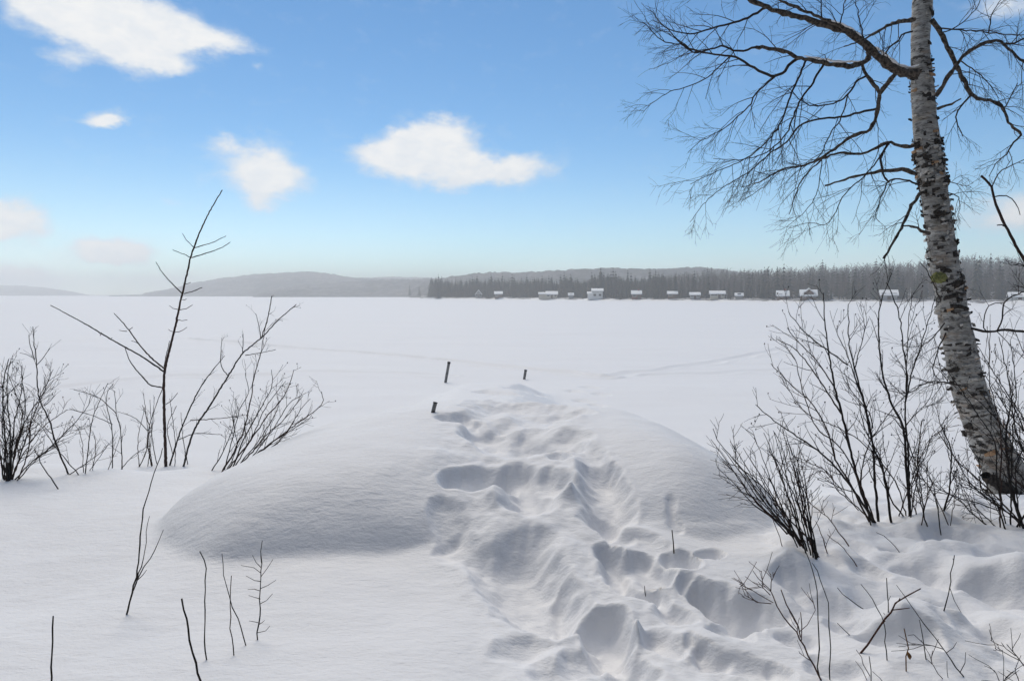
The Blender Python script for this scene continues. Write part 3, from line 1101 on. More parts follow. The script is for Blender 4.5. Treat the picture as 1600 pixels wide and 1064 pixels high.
# trunk surface with burls and torn bark
SD_ = 40
th = np.arange(SD_) * 2 * math.pi / SD_
tan = np.gradient(tpts, axis=0)
tan /= np.linalg.norm(tan, axis=1, keepdims=True)
fa = np.cross(tan, (0, 1, 0)); fa /= np.linalg.norm(fa, axis=1, keepdims=True)
fb = np.cross(tan, fa)
A_, S_ = np.meshgrid(th, sl_)
lump = 1 + .05 * perlin(np.cos(A_) * 1.5 + S_ * 1.3, np.sin(A_) * 1.5 + S_ * 1.1, 301) + .05 * np.clip(perlin(np.cos(A_) * 2.2 + 5, S_ * 9 + np.sin(A_) * 1.2, 302), -.2, 1) + .025 * perlin(A_ * 5 / math.pi * 2, S_ * 34, 303) * (np.sin(A_ / 2))
rr = trad[:, None] * lump
TV = tpts[:, None, :] + rr[..., None] * (np.cos(th)[None, :, None] * fa[:, None, :] + np.sin(th)[None, :, None] * fb[:, None, :])
ii = np.arange(TV.shape[0] * SD_).reshape(-1, SD_)
jj = np.roll(ii, -1, 1)
trunk = obj('trunk', quick_mesh('trunk', TV.reshape(-1, 3) - bpv, np.stack([ii[:-1], jj[:-1], jj[1:], ii[1:]], -1).reshape(-1, 4), MATS['birch_bark']), birch)


def trunk_at(py):
    ys_ = [p[1] for p in TR]
    i = np.interp(py, ys_[::-1], np.arange(len(TR))[::-1])
    s = np.interp(i, np.arange(len(TR)), seglen / seglen[-1]) * sl_[-1]
    q = int(np.argmin(np.abs(sl_ - s)))
    return q


def curl(q, ang, w, h, lift, roll_):
    """one peeling strip of bark: a bent sheet with thickness; returns vertices, quads"""
    V, nu, nv = [], 5, 4
    skew = RB.uniform(-.5, .5) * h
    for side in (0, 1):
        for iv in range(nv):
            for iu in range(nu):
                a = ang + (iu / (nu - 1)) * w / trad[q]
                f = iu / (nu - 1)
                zz = (iv / (nv - 1) - .5) * h * (1 - .5 * f * f) + RB.uniform(-.007, .007) + skew * f
                r = trad[q] * 1.03 + lift * f ** 1.6 * (1 + roll_ * math.sin(f * 2.5)) + side * .0025
                V.append(tpts[q] + tan[q] * zz + r * (math.cos(a) * fa[q] + math.sin(a) * fb[q]))
    n = nu * nv
    g = grid_quads(nv, nu)
    Q_ = [tuple(x) for x in g] + [tuple(x[::-1] + n) for x in g]
    edge = [i for i in range(nu)] + [nu * (r_ + 1) - 1 for r_ in range(1, nv)] + [n - 1 - i for i in range(1, nu)] + [nu * r_ for r_ in range(nv - 2, 0, -1)]
    for a_, b_ in zip(edge, edge[1:] + edge[:1]):
        Q_.append((b_, a_, a_ + n, b_ + n))
    return np.array(V) - bpv, np.array(Q_)


bands = [(215, 300, 5.0), (300, 345, 2.2), (345, 470, 2.2), (470, 540, 1.4), (540, 700, 1.3), (700, 775, 1.0), (60, 215, .5), (100, 160, .9), (-30, 30, .8)]
fl = {'bark_dark': ([], [], 0), 'bark_pale': ([], [], 0), 'bark_tan': ([], [], 0)}
big = 0
for y0, y1, dens in bands:
    for _ in range(int((y1 - y0) * dens * .55)):
        q = trunk_at(RB.uniform(y0, y1))
        ang = RB.uniform(0, 6.283)
        large = RB.rand() < .10
        w, h = (RB.uniform(.06, .12), RB.uniform(.03, .08)) if large else (RB.uniform(.02, .07), RB.uniform(.010, .05))
        v, f = curl(q, ang, w * RB.choice((-1, 1)), h, RB.uniform(.008, .035) * (1.3 if large else 1), RB.uniform(-.3, .5))
        mt = RB.choice(['bark_dark', 'bark_pale', 'bark_tan'], p=(.60, .35, .05) if y0 < 500 else (.46, .42, .12))
        if large and big < 40:
            big += 1
            obj('bark_curl', quick_mesh('bark_curl', v, f, MATS[mt]), trunk)
        else:
            a, b_, c = fl[mt]
            a.append(v); b_.append(f + c)
            fl[mt] = (a, b_, c + len(v))
for mt, (a, b_, c) in fl.items():
    o = obj('bark_flakes', quick_mesh('bark_flakes', np.concatenate(a), np.concatenate(b_), MATS[mt]), trunk)
    tag(o, kind='stuff')
# black broken wood at the foot and the mossy knot below the first limbs
fo = Tubes()
fp = np.array([at(x, y, BD - .16) for x, y in [(1540, 742), (1556, 752), (1572, 760), (1590, 772), (1612, 782)]])
fo.add(kinky(spline(fp, .03), .012, RB) - bpv, np.array([.05] * len(spline(fp, .03))) * (1 + .35 * RB.rand(len(spline(fp, .03)))), 8)
fo.build('root', MATS['bark_dark'], birch)

# limbs: points read in a 2.534x enlargement of the crown (origin 980, 0); base and tip width in photograph pixels
def c2(s):
    return [(980 + a / 2.534, b / 2.534) for a, b in s]


LIMBS = [
    (c2([(1145, 290), (1090, 287), (1040, 262), (985, 216), (940, 172), (880, 130), (820, 110), (740, 86), (670, 65), (590, 45), (540, 24), (490, 0), (400, -40), (250, -90)]), 17, 5, -.25, 1, 12),
    (c2([(962, 205), (945, 240), (900, 258), (830, 259), (760, 246), (690, 230), (620, 205), (550, 190), (510, 188)]), 10, 5, -.5, 1, 5),
    (c2([(510, 188), (460, 202), (420, 200), (372, 180), (345, 190), (260, 208), (210, 175), (150, 168), (60, 88)]), 4, 1.2, -.2, 0, 12),
    (c2([(690, 231), (655, 245), (610, 295), (585, 302), (520, 280), (450, 236), (400, 222), (330, 212), (240, 190), (170, 130), (90, 40)]), 6, 1.2, .2, 0, 13),
    (c2([(400, 248), (320, 305), (250, 340), (185, 357), (110, 400), (60, 450)]), 2.6, 1, .1, 0, 9),
    (c2([(1064, 296), (1030, 332), (1000, 372), (992, 430), (962, 510), (885, 545), (820, 590), (760, 630), (700, 655), (610, 672), (520, 722), (450, 742)]), 9, 1.6, .4, 1, 14),
    (c2([(935, 262), (950, 300), (985, 350), (1000, 372)]), 6, 6, .1, 1, 2),
    (c2([(978, 425), (900, 452), (820, 465), (740, 475), (680, 502), (630, 565), (560, 612), (480, 682), (380, 742), (310, 800), (248, 880)]), 5, 1.0, .3, 0, 16),
    (c2([(708, 245), (672, 320), (640, 400), (600, 500), (530, 585), (450, 638), (330, 690), (250, 730)]), 4, 1.0, -.3, 0, 16),
    (c2([(780, 262), (725, 340), (690, 390), (665, 445), (620, 545), (550, 602), (460, 632), (340, 628)]), 4.4, 1.0, -.1, 0, 16),
    (c2([(590, 300), (540, 340), (500, 385), (490, 410), (450, 450), (380, 510), (290, 560), (240, 605)]), 3.4, 1.0, .2, 0, 12),
    (c2([(905, 330), (870, 380), (820, 410), (740, 420), (690, 400), (640, 350)]), 4, 1.4, -.3, 0, 8),
    (c2([(900, 390), (850, 460), (810, 520), (790, 560), (740, 640), (600, 680), (540, 740), (450, 800)]), 2.6, 1.0, -.2, 0, 10),
    (c2([(545, 52), (480, 70), (420, 90), (330, 115), (250, 135), (170, 118), (100, 80)]), 5, 1.2, .3, 0, 12),
    (c2([(960, 185), (900, 140), (840, 105), (770, 72), (700, 45), (640, 20), (570, -20)]), 7, 4, -.5, 1, 8),
    (c2([(1138, 78), (1085, 86), (1040, 100), (985, 130), (930, 160), (860, 185)]), 8, 2, -.6, 1, 8),
    (c2([(1130, 125), (1085, 140), (1075, 165), (1040, 188), (1022, 215)]), 3.5, 2.5, -.3, 0, 4),
    (c2([(935, 150), (915, 60), (900, -30)]), 2.5, 1.2, -.1, 0, 5), (c2([(835, 105), (860, 20), (870, -40)]), 2.5, 1.2, .1, 0, 5), (c2([(770, 70), (765, 0), (780, -50)]), 2.5, 1.5, 0, 0, 4),
    (c2([(1138, 577), (1100, 582), (1060, 572), (1025, 566), (970, 595), (930, 612), (840, 606), (770, 632), (690, 720), (640, 850)]), 7, 1.2, .35, 1, 9),
    (c2([(1035, 575), (1012, 612), (1004, 650), (1022, 705), (1032, 718)]), 5, 3, .2, 1, 3),
    (c2([(1148, 690), (1090, 672), (1020, 678), (940, 690), (860, 712), (782, 736)]), 8, 3, .5, 1, 0),
    (c2([(1160, 735), (1100, 712), (1040, 713), (1020, 752), (1000, 800), (985, 850), (1000, 880)]), 4, 1.2, .1, 0, 9),
    (c2([(1020, 590), (975, 655), (920, 715), (860, 770), (820, 850), (780, 890), (720, 882), (640, 905)]), 3, 1.0, .3, 0, 11),
    (c2([(770, 640), (760, 720), (740, 790), (690, 850), (630, 900)]), 2, 1, .0, 0, 8),
    (c2([(1158, 765), (1130, 812), (1100, 872), (1060, 950), (1022, 1012), (1015, 1022)]), 6.5, 4, -.3, 1, 4),
    (c2([(1196, 925), (1165, 912), (1130, 898), (1094, 895)]), 7, 3, -.4, 1, 1),
    (c2([(1205, 80), (1240, 130), (1270, 190), (1296, 242), (1322, 300), (1362, 372), (1420, 396), (1482, 418), (1512, 482), (1560, 535)]), 10, 4, .3, 1, 9),
    (c2([(1560, 535), (1520, 580), (1500, 612), (1460, 650), (1432, 700)]), 4, 1.2, .2, 0, 6),
    (c2([(1222, 382), (1260, 322), (1302, 260), (1342, 215), (1402, 180), (1462, 160), (1500, 185), (1575, 248), (1680, 300)]), 8, 3, -.3, 1, 10),
    (c2([(1462, 160), (1520, 175), (1580, 150), (1680, 110)]), 4, 2, .2, 0, 6),
    (c2([(1228, 432), (1282, 412), (1322, 392)]), 7, 2, -.3, 1, 0),
    (c2([(1358, 385), (1312, 438), (1300, 468), (1328, 540)]), 4, 1.6, .2, 1, 5),
    (c2([(1240, 105), (1320, 120), (1420, 128), (1500, 138), (1600, 140)]), 3, 1.5, -.2, 0, 9),
    (c2([(1240, 130), (1300, 110), (1380, 40), (1405, -20)]), 2.5, 1.2, -.2, 0, 6), (c2([(1430, 125), (1445, 60), (1480, 0)]), 2.5, 1.2, .1, 0, 5),
    (c2([(1330, 250), (1400, 300), (1440, 340), (1470, 390)]), 2.5, 1.2, -.2, 0, 6),
    (c2([(1260, 715), (1310, 730), (1360, 740)]), 2, 1, .3, 0, 6), (c2([(1272, 765), (1310, 780), (1318, 830)]), 2.4, 1, .2, 0, 5),
    (c2([(1440, 435), (1490, 425), (1510, 400), (1545, 330)]), 3, 1.6, .2, 0, 5),
    ([(1518, 513), (1545, 518), (1575, 516), (1620, 519), (1700, 505)], 5, 3, -.3, 1, 4),
    ([(1560, 518), (1566, 497), (1569, 473), (1590, 460), (1625, 448)], 3, 2, -.2, 0, 3), ([(1542, 516), (1536, 505), (1545, 478), (1569, 473)], 2.2, 1.6, .1, 0, 3),
    ([(1500, 602), (1470, 596), (1445, 598), (1425, 612), (1400, 613), (1380, 605)], 3.5, 1.0, -.4, 0, 9),
    ([(1478, 520), (1466, 545), (1458, 580), (1470, 600), (1455, 625)], 3, 1, -.3, 0, 10), ([(1476, 505), (1460, 525), (1440, 540), (1415, 542)], 2.6, 1, -.3, 0, 10),
    ([(1470, 470), (1455, 435), (1438, 410)], 2.6, 1.2, -.3, 0, 2),
    ([(1438, -100), (1330, -190), (1200, -250), (1050, -300)], 12, 3, .4, 1, 10), ([(1446, -230), (1560, -330), (1700, -380)], 11, 3, -.4, 1, 9), ([(1442, -400), (1380, -520), (1300, -600)], 8, 2, .3, 1, 8),
]
LP = []            # pixel and depth of every limb point so far, so that a fork starts on its parent
for ptsx, w0, w1, dd, thick, nsub in LIMBS:
    ds = BD
    if LP:
        A = np.array(LP)
        dist = np.hypot(A[:, 0] - ptsx[0][0], A[:, 1] - ptsx[0][1])
        tq = min(abs(ptsx[0][0] - np.interp(ptsx[0][1], [q[1] for q in TR][::-1], [q[0] for q in TR][::-1])), 99)
        if tq > 24 and dist.min() < 40:
            ptsx = [tuple(A[dist.argmin()][:2])] + list(ptsx[1:] if dist.min() < 14 else ptsx)
            ds = A[dist.argmin()][2]
    P0 = np.array([at(x, y, ds + dd * i / (len(ptsx) - 1) * np.hypot(ptsx[0][0] - ptsx[-1][0], ptsx[0][1] - ptsx[-1][1]) / 160.0) for i, (x, y) in enumerate(ptsx)])
    Pp = kinky(spline(P0, .045), .004 if not thick else .005, RB)
    for (x0_, y0_), (x1_, y1_), d0_, d1_ in zip(ptsx, ptsx[1:], P0[:, 1], P0[1:, 1]):
        LP += [(x0_ + (x1_ - x0_) * f_, y0_ + (y1_ - y0_) * f_, d0_ + (d1_ - d0_) * f_) for f_ in np.linspace(0, 1, 8)]
    Rr = radii(len(Pp), w0 * .82 / F * BD / 2, w1 * .85 / F * BD / 2, 1.15)
    if thick and w0 >= 5:
        Rr = Rr * (1 + .16 * np.clip(RB.normal(0, 1, len(Rr)), -1, 1.6))
    T = Tubes()
    T.add(Pp - bpv, Rr, 8 if thick else 5)
    limb = T.build('limb', MATS['birch_limb' if thick and w0 > 5 else 'birch_twig'], birch)
    tw = Tubes()
    Lg = float(np.linalg.norm(np.diff(Pp, axis=0), axis=1).sum())
    gr = -.38 if ptsx[0][0] > ptsx[-1][0] else -.35
    for p1, r1 in sprout(Pp, Rr, RB, int(nsub * 1.1), (.22, min(.75, .25 + Lg * .3)), (25, 60), gr, .15, rmin=.0021, rmax=.005, step=.05):
        tw.add(p1 - bpv, r1, 4)
        for p2, r2 in sprout(p1, r1, RB, RB.randint(3, 7), (.10, .34), (22, 50), gr * .7, .2, rmin=.0015, step=.05):
            tw.add(p2 - bpv, r2, 3)
            if RB.rand() < .6:
                for p3, r3 in sprout(p2, r2, RB, RB.randint(1, 4), (.06, .18), (20, 45), -.1, .3, rmin=.0012, step=.05):
                    tw.add(p3 - bpv, r3, 3)
    o = tw.build('twigs', MATS['birch_twig'], limb)
    if o:
        tag(o, kind='stuff')


def snow_ribbon(px_pts, w, h, lift, parent, off):
    """snow lying along the top of a limb"""
    P0 = spline(np.array([at(x, y, BD) for x, y in px_pts]), .03)
    n = len(P0)
    V = []
    for i, p in enumerate(P0):
        e = math.sin(math.pi * (i + .4) / (n - .2)) ** .5 * (1 + .25 * math.sin(i * 1.7))
        for j in range(6):
            a = math.pi * j / 5
            V.append(p + np.array((0, math.cos(a) * w * e, lift - .012 + math.sin(a) * h * e)))
    g = grid_quads(n, 6)
    return obj('snow_cap', quick_mesh('snow_cap', np.array(V) - off, g, MATS['snow']), parent)


snow_ribbon(c2([(1155, 268), (1125, 278), (1090, 276), (1055, 258), (1020, 228), (985, 196)]), .035, .03, .035, birch, bpv)
snow_ribbon(c2([(935, 246), (890, 250), (830, 250), (760, 238), (700, 226)]), .02, .02, .02, birch, bpv)
snow_ribbon(c2([(955, 178), (900, 128), (840, 98), (770, 76)]), .02, .018, .02, birch, bpv)
# moss on the knot
mo = bpy.data.meshes.new('moss_patch')
bm = bmesh.new()
bmesh.ops.create_icosphere(bm, subdivisions=3, radius=1)
for v in bm.verts:
    v.co = Vector((v.co.x * .085, v.co.y * .05, v.co.z * .06)) * (1 + .3 * float(perlin(v.co.x * 3, v.co.z * 3 + v.co.y, 9)))
bm.to_mesh(mo); bm.free()
mo.materials.append(MATS['moss'])
o = obj('moss_patch', mo, birch)
o.location = at(1468, 434, BD - .125) - bp
# ------------------------------------------------------------------ shrubs, saplings and sticks poking out of the snow
wood('shrub_bark', (.010, .008, .0075), (.030, .025, .022), 40, .75, 0)
wood('brown_bark', (.022, .013, .011), (.06, .034, .026), 40, .75, 0)
wood('red_bark', (.035, .014, .010), (.095, .04, .026), 40, .7, 0)
wood('dead_leaf', (.10, .045, .018), (.22, .11, .04), 40, .85, 0)
RS = np.random.RandomState(21)


def crop(ox, oy, sc):
    return lambda s: [(ox + a / sc, oy + b / sc) for a, b in s]


L1, LB, TT = crop(0, 280, 2.217), crop(0, 500, 3.8), crop(40, 700, 2.923)
R3, R4, RA, RC = crop(1060, 380, 2.4185), crop(1060, 720, 2.963), crop(1180, 440, 4.836), crop(1400, 620, 4.836)


def plant(name, label, cat, stems, group=None, mat='shrub_bark', depth=None, subs=(8, .18, .45), up=.25, fine=True, buds=False, lean=None, wmin=.0015):
    """stems: (pixels from the root upwards, base width px, tip width px[, twig count]); every stem is a part, its twigs a sub-part"""
    first = ghit(*stems[0][0][0])
    d0 = depth or first.y
    root = empty(name, (first.x, first.y, first.z))
    rv = np.array(first)
    tag(root, label, cat, group)
    for s in stems:
        px, w0, w1 = s[:3]
        ns = s[3] if len(s) > 3 else subs[0]
        grounded = s[4] if len(s) > 4 else None
        db = d0 + RS.uniform(-.06, .06) * (len(stems) > 1)
        slope = RS.uniform(-.35, .35) if lean is None else lean
        Lp = np.cumsum([0] + [math.hypot(px[i + 1][0] - px[i][0], px[i + 1][1] - px[i][1]) for i in range(len(px) - 1)])
        P0 = np.array([at(x, y, db + slope * l / F * d0) for (x, y), l in zip(px, Lp)])
        if grounded is None:                      # sink the foot into the snow
            f0 = P0[0] - (P0[1] - P0[0]) / np.linalg.norm(P0[1] - P0[0]) * .12
            P0 = np.concatenate([[f0], P0])
        Pp = kinky(spline(P0, .04), .0025, RS)
        Rr = radii(len(Pp), w0 / F * d0 / 2, w1 / F * d0 / 2, .85)
        Rr = Rr * (1 + .08 * np.clip(RS.normal(0, 1, len(Rr)), -1, 1.5))
        T = Tubes()
        T.add(Pp - rv, Rr, 6)
        mat = RS.choice(['shrub_bark', 'shrub_bark', 'brown_bark']) if mat in ('shrub_bark', 'brown_bark') else mat
        st = T.build('stem', MATS[mat], root)
        tw, kids = Tubes(), []
        if ns:
            for p1, r1 in sprout(Pp, Rr, RS, ns, subs[1:], (18, 48), up, .22, rmin=.0017, rmax=.0045, step=.045, taper=.6):
                if ns <= 8:
                    tw = Tubes()
                    kids.append(tw)
                tw.add(p1 - rv, r1, 4)
                if fine:
                    for p2, r2 in sprout(p1, r1, RS, RS.randint(1, 5), (.05, .16), (20, 50), up * .5, .25, rmin=wmin, step=.04):
                        tw.add(p2 - rv, r2, 3)
                        if buds and RS.rand() < .25:
                            e = p2[-1]
                            tw.add(np.array([e, e + (.003, 0, .006), e + (.002, 0, .013)]) - rv, [.002, .0055, .001], 5)
            if kids:
                for q in kids:
                    q.build('twig', MATS[mat], st)
            else:
                tag(tw.build('twigs', MATS[mat], st), kind='stuff')
    return root


# -- left: the tall sapling and the shrubs round it
plant('sapling', 'tall slender bare sapling with a curved leader rising above the horizon', 'sapling', [
    (L1([(575, 992), (571, 880), (568, 760), (570, 670), (590, 580), (610, 500), (626, 420), (645, 340), (661, 270), (690, 190), (722, 120), (770, 38)]), 5.4, 1.4, 0),
    (L1([(570, 668), (500, 620), (430, 580), (370, 546), (310, 510), (260, 482), (175, 437)]), 2.8, 1.2, 0, 1),
    (L1([(567, 655), (520, 615), (480, 570), (440, 515), (395, 465)]), 2.6, 1.2, 0, 1),
    (L1([(562, 722), (520, 712), (490, 680), (450, 630), (432, 578)]), 2.4, 1.0, 0, 1),
    (L1([(568, 650), (578, 600), (588, 560)]), 1.6, .9, 0, 1), (L1([(632, 397), (590, 355), (560, 320), (540, 287)]), 2.0, 1.0, 0, 1),
    (L1([(638, 397), (670, 388), (700, 376)]), 1.5, 1.2, 0, 1), (L1([(664, 272), (630, 258), (598, 245)]), 1.3, .9, 0, 1), (L1([(665, 272), (720, 255), (770, 236), (798, 218)]), 1.6, .9, 0, 1),
    (L1([(672, 237), (645, 210), (632, 188)]), 1.3, .8, 0, 1), (L1([(674, 238), (740, 218), (783, 197)]), 1.4, .8, 0, 1),
    (L1([(618, 452), (600, 448), (587, 438)]), 1.2, .8, 0, 1), (L1([(620, 453), (645, 448), (667, 436)]), 1.2, .8, 0, 1), (L1([(613, 486), (630, 490), (649, 487)]), 1.1, .8, 0, 1),
    (L1([(606, 530), (590, 526), (583, 520)]), 1.1, .8, 0, 1), (L1([(607, 530), (630, 525), (648, 513)]), 1.2, .8, 0, 1), (L1([(640, 364), (650, 362), (661, 358)]), 1.1, .9, 0, 1), (L1([(632, 418), (640, 418), (646, 415)]), 1.1, .9, 0, 1),
    (L1([(480, 570), (465, 562), (455, 560)]), 1.1, .8, 0, 1), (L1([(440, 527), (425, 526), (412, 523)]), 1.1, .8, 0, 1), (L1([(445, 523), (452, 519), (460, 513)]), 1.1, .8, 0, 1), (L1([(347, 542), (349, 536), (352, 530)]), 1.3, .9, 0, 1), (L1([(383, 556), (386, 552), (389, 549)]), 1.3, .9, 0, 1),
    (L1([(575, 780), (600, 760), (616, 740)]), 1.2, .8, 0, 1), (L1([(560, 730), (545, 770), (525, 830)]), 1.3, .8, 0, 1),
], lean=-.05)
plant('shrub', 'two-stemmed bare shrub leaning right beside the tall sapling', 'shrub', [
    (L1([(636, 992), (670, 875), (730, 780), (790, 682), (840, 605), (905, 550), (960, 492), (1026, 434)]), 3.4, 1.0, 9), (L1([(588, 992), (622, 882), (660, 790), (700, 712), (750, 645), (778, 612)]), 3.0, 1.0, 7),
    (L1([(905, 552), (928, 480), (941, 405)]), 1.8, 1.2, 3, 1), (L1([(905, 552), (895, 500), (886, 466)]), 1.3, .8, 2, 1), (L1([(840, 607), (842, 570), (842, 536)]), 1.6, 1.0, 2, 1), (L1([(790, 682), (765, 640), (768, 550)]), 1.5, .8, 2, 1),
    (L1([(850, 610), (910, 600), (955, 590)]), 1.3, .8, 2, 1), (L1([(612, 905), (680, 880), (770, 885)]), 1.4, .8, 3, 1), (L1([(660, 835), (740, 830), (810, 823), (850, 815)]), 1.6, .8, 3, 1), (L1([(600, 960), (580, 860), (612, 785)]), 1.3, .8, 3, 1),
], subs=(7, .12, .34), buds=True)
plant('shrub', 'many-stemmed twiggy shrub fanning right at the left end of the mound', 'shrub', [
    (L1([(770, 1012), (830, 905), (862, 800), (880, 690), (905, 590), (922, 505)]), 2.8, .9), (L1([(735, 1008), (770, 950), (800, 880), (815, 800)]), 2, .8), (L1([(800, 990), (860, 915), (930, 815), (985, 750), (1018, 660)]), 2.6, .9),
    (L1([(850, 972), (920, 890), (985, 830), (1050, 750)]), 2.2, .8), (L1([(870, 965), (950, 905), (1030, 845), (1112, 782), (1114, 735)]), 2.4, .9), (L1([(890, 955), (960, 900), (1010, 870), (1060, 835)]), 2, .8),
    (L1([(810, 990), (845, 900), (900, 800), (940, 720), (940, 660)]), 2.4, .8), (L1([(780, 1000), (805, 900), (830, 800), (860, 740), (850, 670)]), 2, .8), (L1([(820, 985), (880, 880), (920, 790), (990, 700)]), 2, .8), (L1([(915, 945), (980, 895), (1040, 800), (1075, 760)]), 1.8, .8),
    (L1([(840, 975), (900, 900), (960, 800), (960, 740)]), 1.8, .8), (L1([(790, 1000), (820, 930), (812, 860), (800, 790)]), 1.6, .8), (L1([(880, 955), (950, 860), (1000, 780), (1060, 740)]), 1.8, .8),
], subs=(7, .10, .30), buds=True)
plant('shrub', 'dense dark many-stemmed shrub cut by the left edge of the photo', 'shrub', [
    (LB([(40, 950), (30, 720), (18, 480), (30, 320), (52, 232)]), 2.8, 1.2), (LB([(50, 948), (62, 700), (42, 450), (48, 320), (66, 240)]), 2.6, .9), (LB([(60, 944), (80, 650), (110, 500), (132, 400), (128, 270)]), 2.6, .9),
    (LB([(62, 946), (105, 700), (170, 570), (225, 480), (300, 370)]), 2.6, .8), (LB([(72, 942), (150, 720), (200, 570), (258, 430), (315, 295)]), 2.6, .8), (LB([(110, 936), (168, 780), (182, 600), (205, 470)]), 2.4, .8),
    (LB([(100, 938), (180, 850), (290, 762), (430, 625), (510, 530), (540, 450)]), 2.2, .8), (LB([(22, 952), (-10, 720), (-25, 520), (2, 405)]), 2.6, .9), (LB([(62, 946), (140, 790), (245, 645), (300, 600), (400, 532)]), 2.2, .8),
    (LB([(122, 934), (240, 805), (320, 742), (400, 660)]), 2, .8), (LB([(46, 950), (92, 800), (132, 560), (92, 440), (50, 320)]), 2, .8), (LB([(30, 952), (10, 850), (-40, 700), (-70, 560)]), 2.4, .9), (LB([(40, 950), (60, 830), (120, 700), (150, 520), (130, 320)]), 2.2, .8),
    (LB([(50, 948), (20, 820), (60, 640), (20, 520)]), 2, .8), (LB([(66, 944), (110, 850), (110, 700), (200, 620)]), 2, .8), (LB([(36, 950), (48, 800), (10, 640), (60, 430), (110, 380)]), 2, .8),
], subs=(11, .12, .38), buds=True)
plant('shrub', 'single dark whip forking at its top beside the dense left-edge shrub', 'shrub', [
    (LB([(406, 917), (335, 745), (292, 592), (232, 462), (216, 270), (205, 150), (195, 40)]), 2.8, .9, 7), (LB([(205, 235), (182, 160), (171, 88)]), 1.3, .9, 1, 1), (LB([(196, 225), (160, 205), (118, 195)]), 1.0, .7, 0, 1),
    (LB([(218, 268), (258, 222), (295, 170)]), 1.3, .9, 1, 1), (LB([(235, 455), (275, 380), (316, 293)]), 1.2, .8, 2, 1), (LB([(238, 455), (290, 400), (318, 358)]), 1.2, .8, 1, 1), (LB([(262, 510), (300, 480), (331, 442)]), 1.2, .8, 1, 1), (LB([(408, 917), (500, 858), (630, 762)]), 1.6, .8, 3),
    (LB([(462, 912), (340, 765), (250, 640), (190, 580)]), 1.6, .8, 3),
], subs=(5, .08, .22))
for lab, st in [
    ('thin bare stem curving right, leftmost of the four beside the tall sapling', [(LB([(507, 905), (530, 710), (546, 600), (592, 480), (641, 374)]), 1.8, .8, 6), (LB([(495, 900), (490, 740), (455, 630), (422, 600)]), 1.3, .7, 3)]),
    ('upright bare stem with a long twig arching left, left of the tall sapling', [(LB([(668, 880), (666, 650), (640, 540), (632, 445), (672, 380)]), 1.9, .8, 5), (LB([(726, 876), (715, 640), (692, 560), (680, 420)]), 2.0, .8, 6), (LB([(690, 555), (600, 470), (540, 442), (438, 414)]), 1.4, .8, 2, 1), (LB([(668, 620), (560, 570), (410, 525)]), 1.2, .7, 2, 1), (LB([(728, 876), (790, 805), (890, 745)]), 1.4, .7, 3)]),
    ('short bare stem with upswept twigs just left of the tall sapling', [(LB([(900, 866), (875, 720), (888, 640), (845, 505)]), 2.2, .8, 6), (LB([(826, 870), (865, 790), (880, 660), (912, 540)]), 1.7, .8, 5), (LB([(880, 660), (800, 580), (700, 545)]), 1.2, .7, 2, 1)]),
    ('low spray of thin twigs between the bare stems left of the sapling', [(LB([(550, 892), (570, 750), (550, 660)]), 1.4, .7, 4), (LB([(530, 895), (600, 800), (640, 742)]), 1.3, .7, 3), (LB([(645, 880), (690, 760), (712, 690)]), 1.2, .7, 3)]),
]:
    plant('shrub', lab, 'shrub', st, subs=(4, .08, .24), wmin=.0013)
plant('shrub', 'low tangle of thin upright twigs at the foot of the tall sapling', 'shrub', [(L1([(a, 994), (a + RS.uniform(-25, 25), 900), (a + RS.uniform(-45, 45), RS.uniform(740, 850))]), 1.4, .7, 4) for a in (482, 512, 528, 545, 606, 652)], subs=(4, .07, .2), wmin=.0013)

# -- left foreground: single sticks
plant('stick', 'long bent forked stick in the snow at the tip of the mound', 'stick', [(TT([(456, 780), (488, 660), (515, 520), (528, 360), (560, 200), (600, 80), (625, 0)]), 3.4, 1.2, 0), (TT([(492, 650), (530, 540), (546, 470), (553, 380), (566, 310)]), 1.9, .9, 0, 1),
      (TT([(498, 632), (540, 540), (590, 470), (612, 420), (629, 373)]), 1.9, .9, 0, 1), (TT([(508, 605), (530, 580), (553, 556)]), 1.5, .8, 0, 1)], lean=.0)
plant('stick', 'short straight stick near the bottom left corner', 'stick', [(TT([(116, 1090), (118, 960), (121, 880), (126, 766)]), 3.2, 2.4, 0)], lean=0)
plant('stick', 'thick stick leaning left at the bottom edge', 'stick', [(TT([(812, 1090), (790, 1020), (762, 930), (740, 820), (713, 687)]), 3.8, 2.6, 0)], lean=0)
plant('stick', 'tall thin stick with a hooked top in front of the mound', 'stick', [(TT([(825, 967), (822, 840), (819, 740), (823, 600), (821, 510), (795, 470)]), 2.4, 1.6, 0)], lean=0)
plant('stick', 'thin upright stick, left one of the crossed pair', 'stick', [(TT([(949, 948), (940, 820), (934, 720), (933, 650), (940, 582)]), 2.2, 1.3, 0)], lean=0)
plant('stick', 'thin curved stick leaning left, right one of the crossed pair', 'stick', [(TT([(1004, 902), (965, 780), (932, 680), (905, 580), (897, 482)]), 2.1, 1.0, 0)], lean=0)
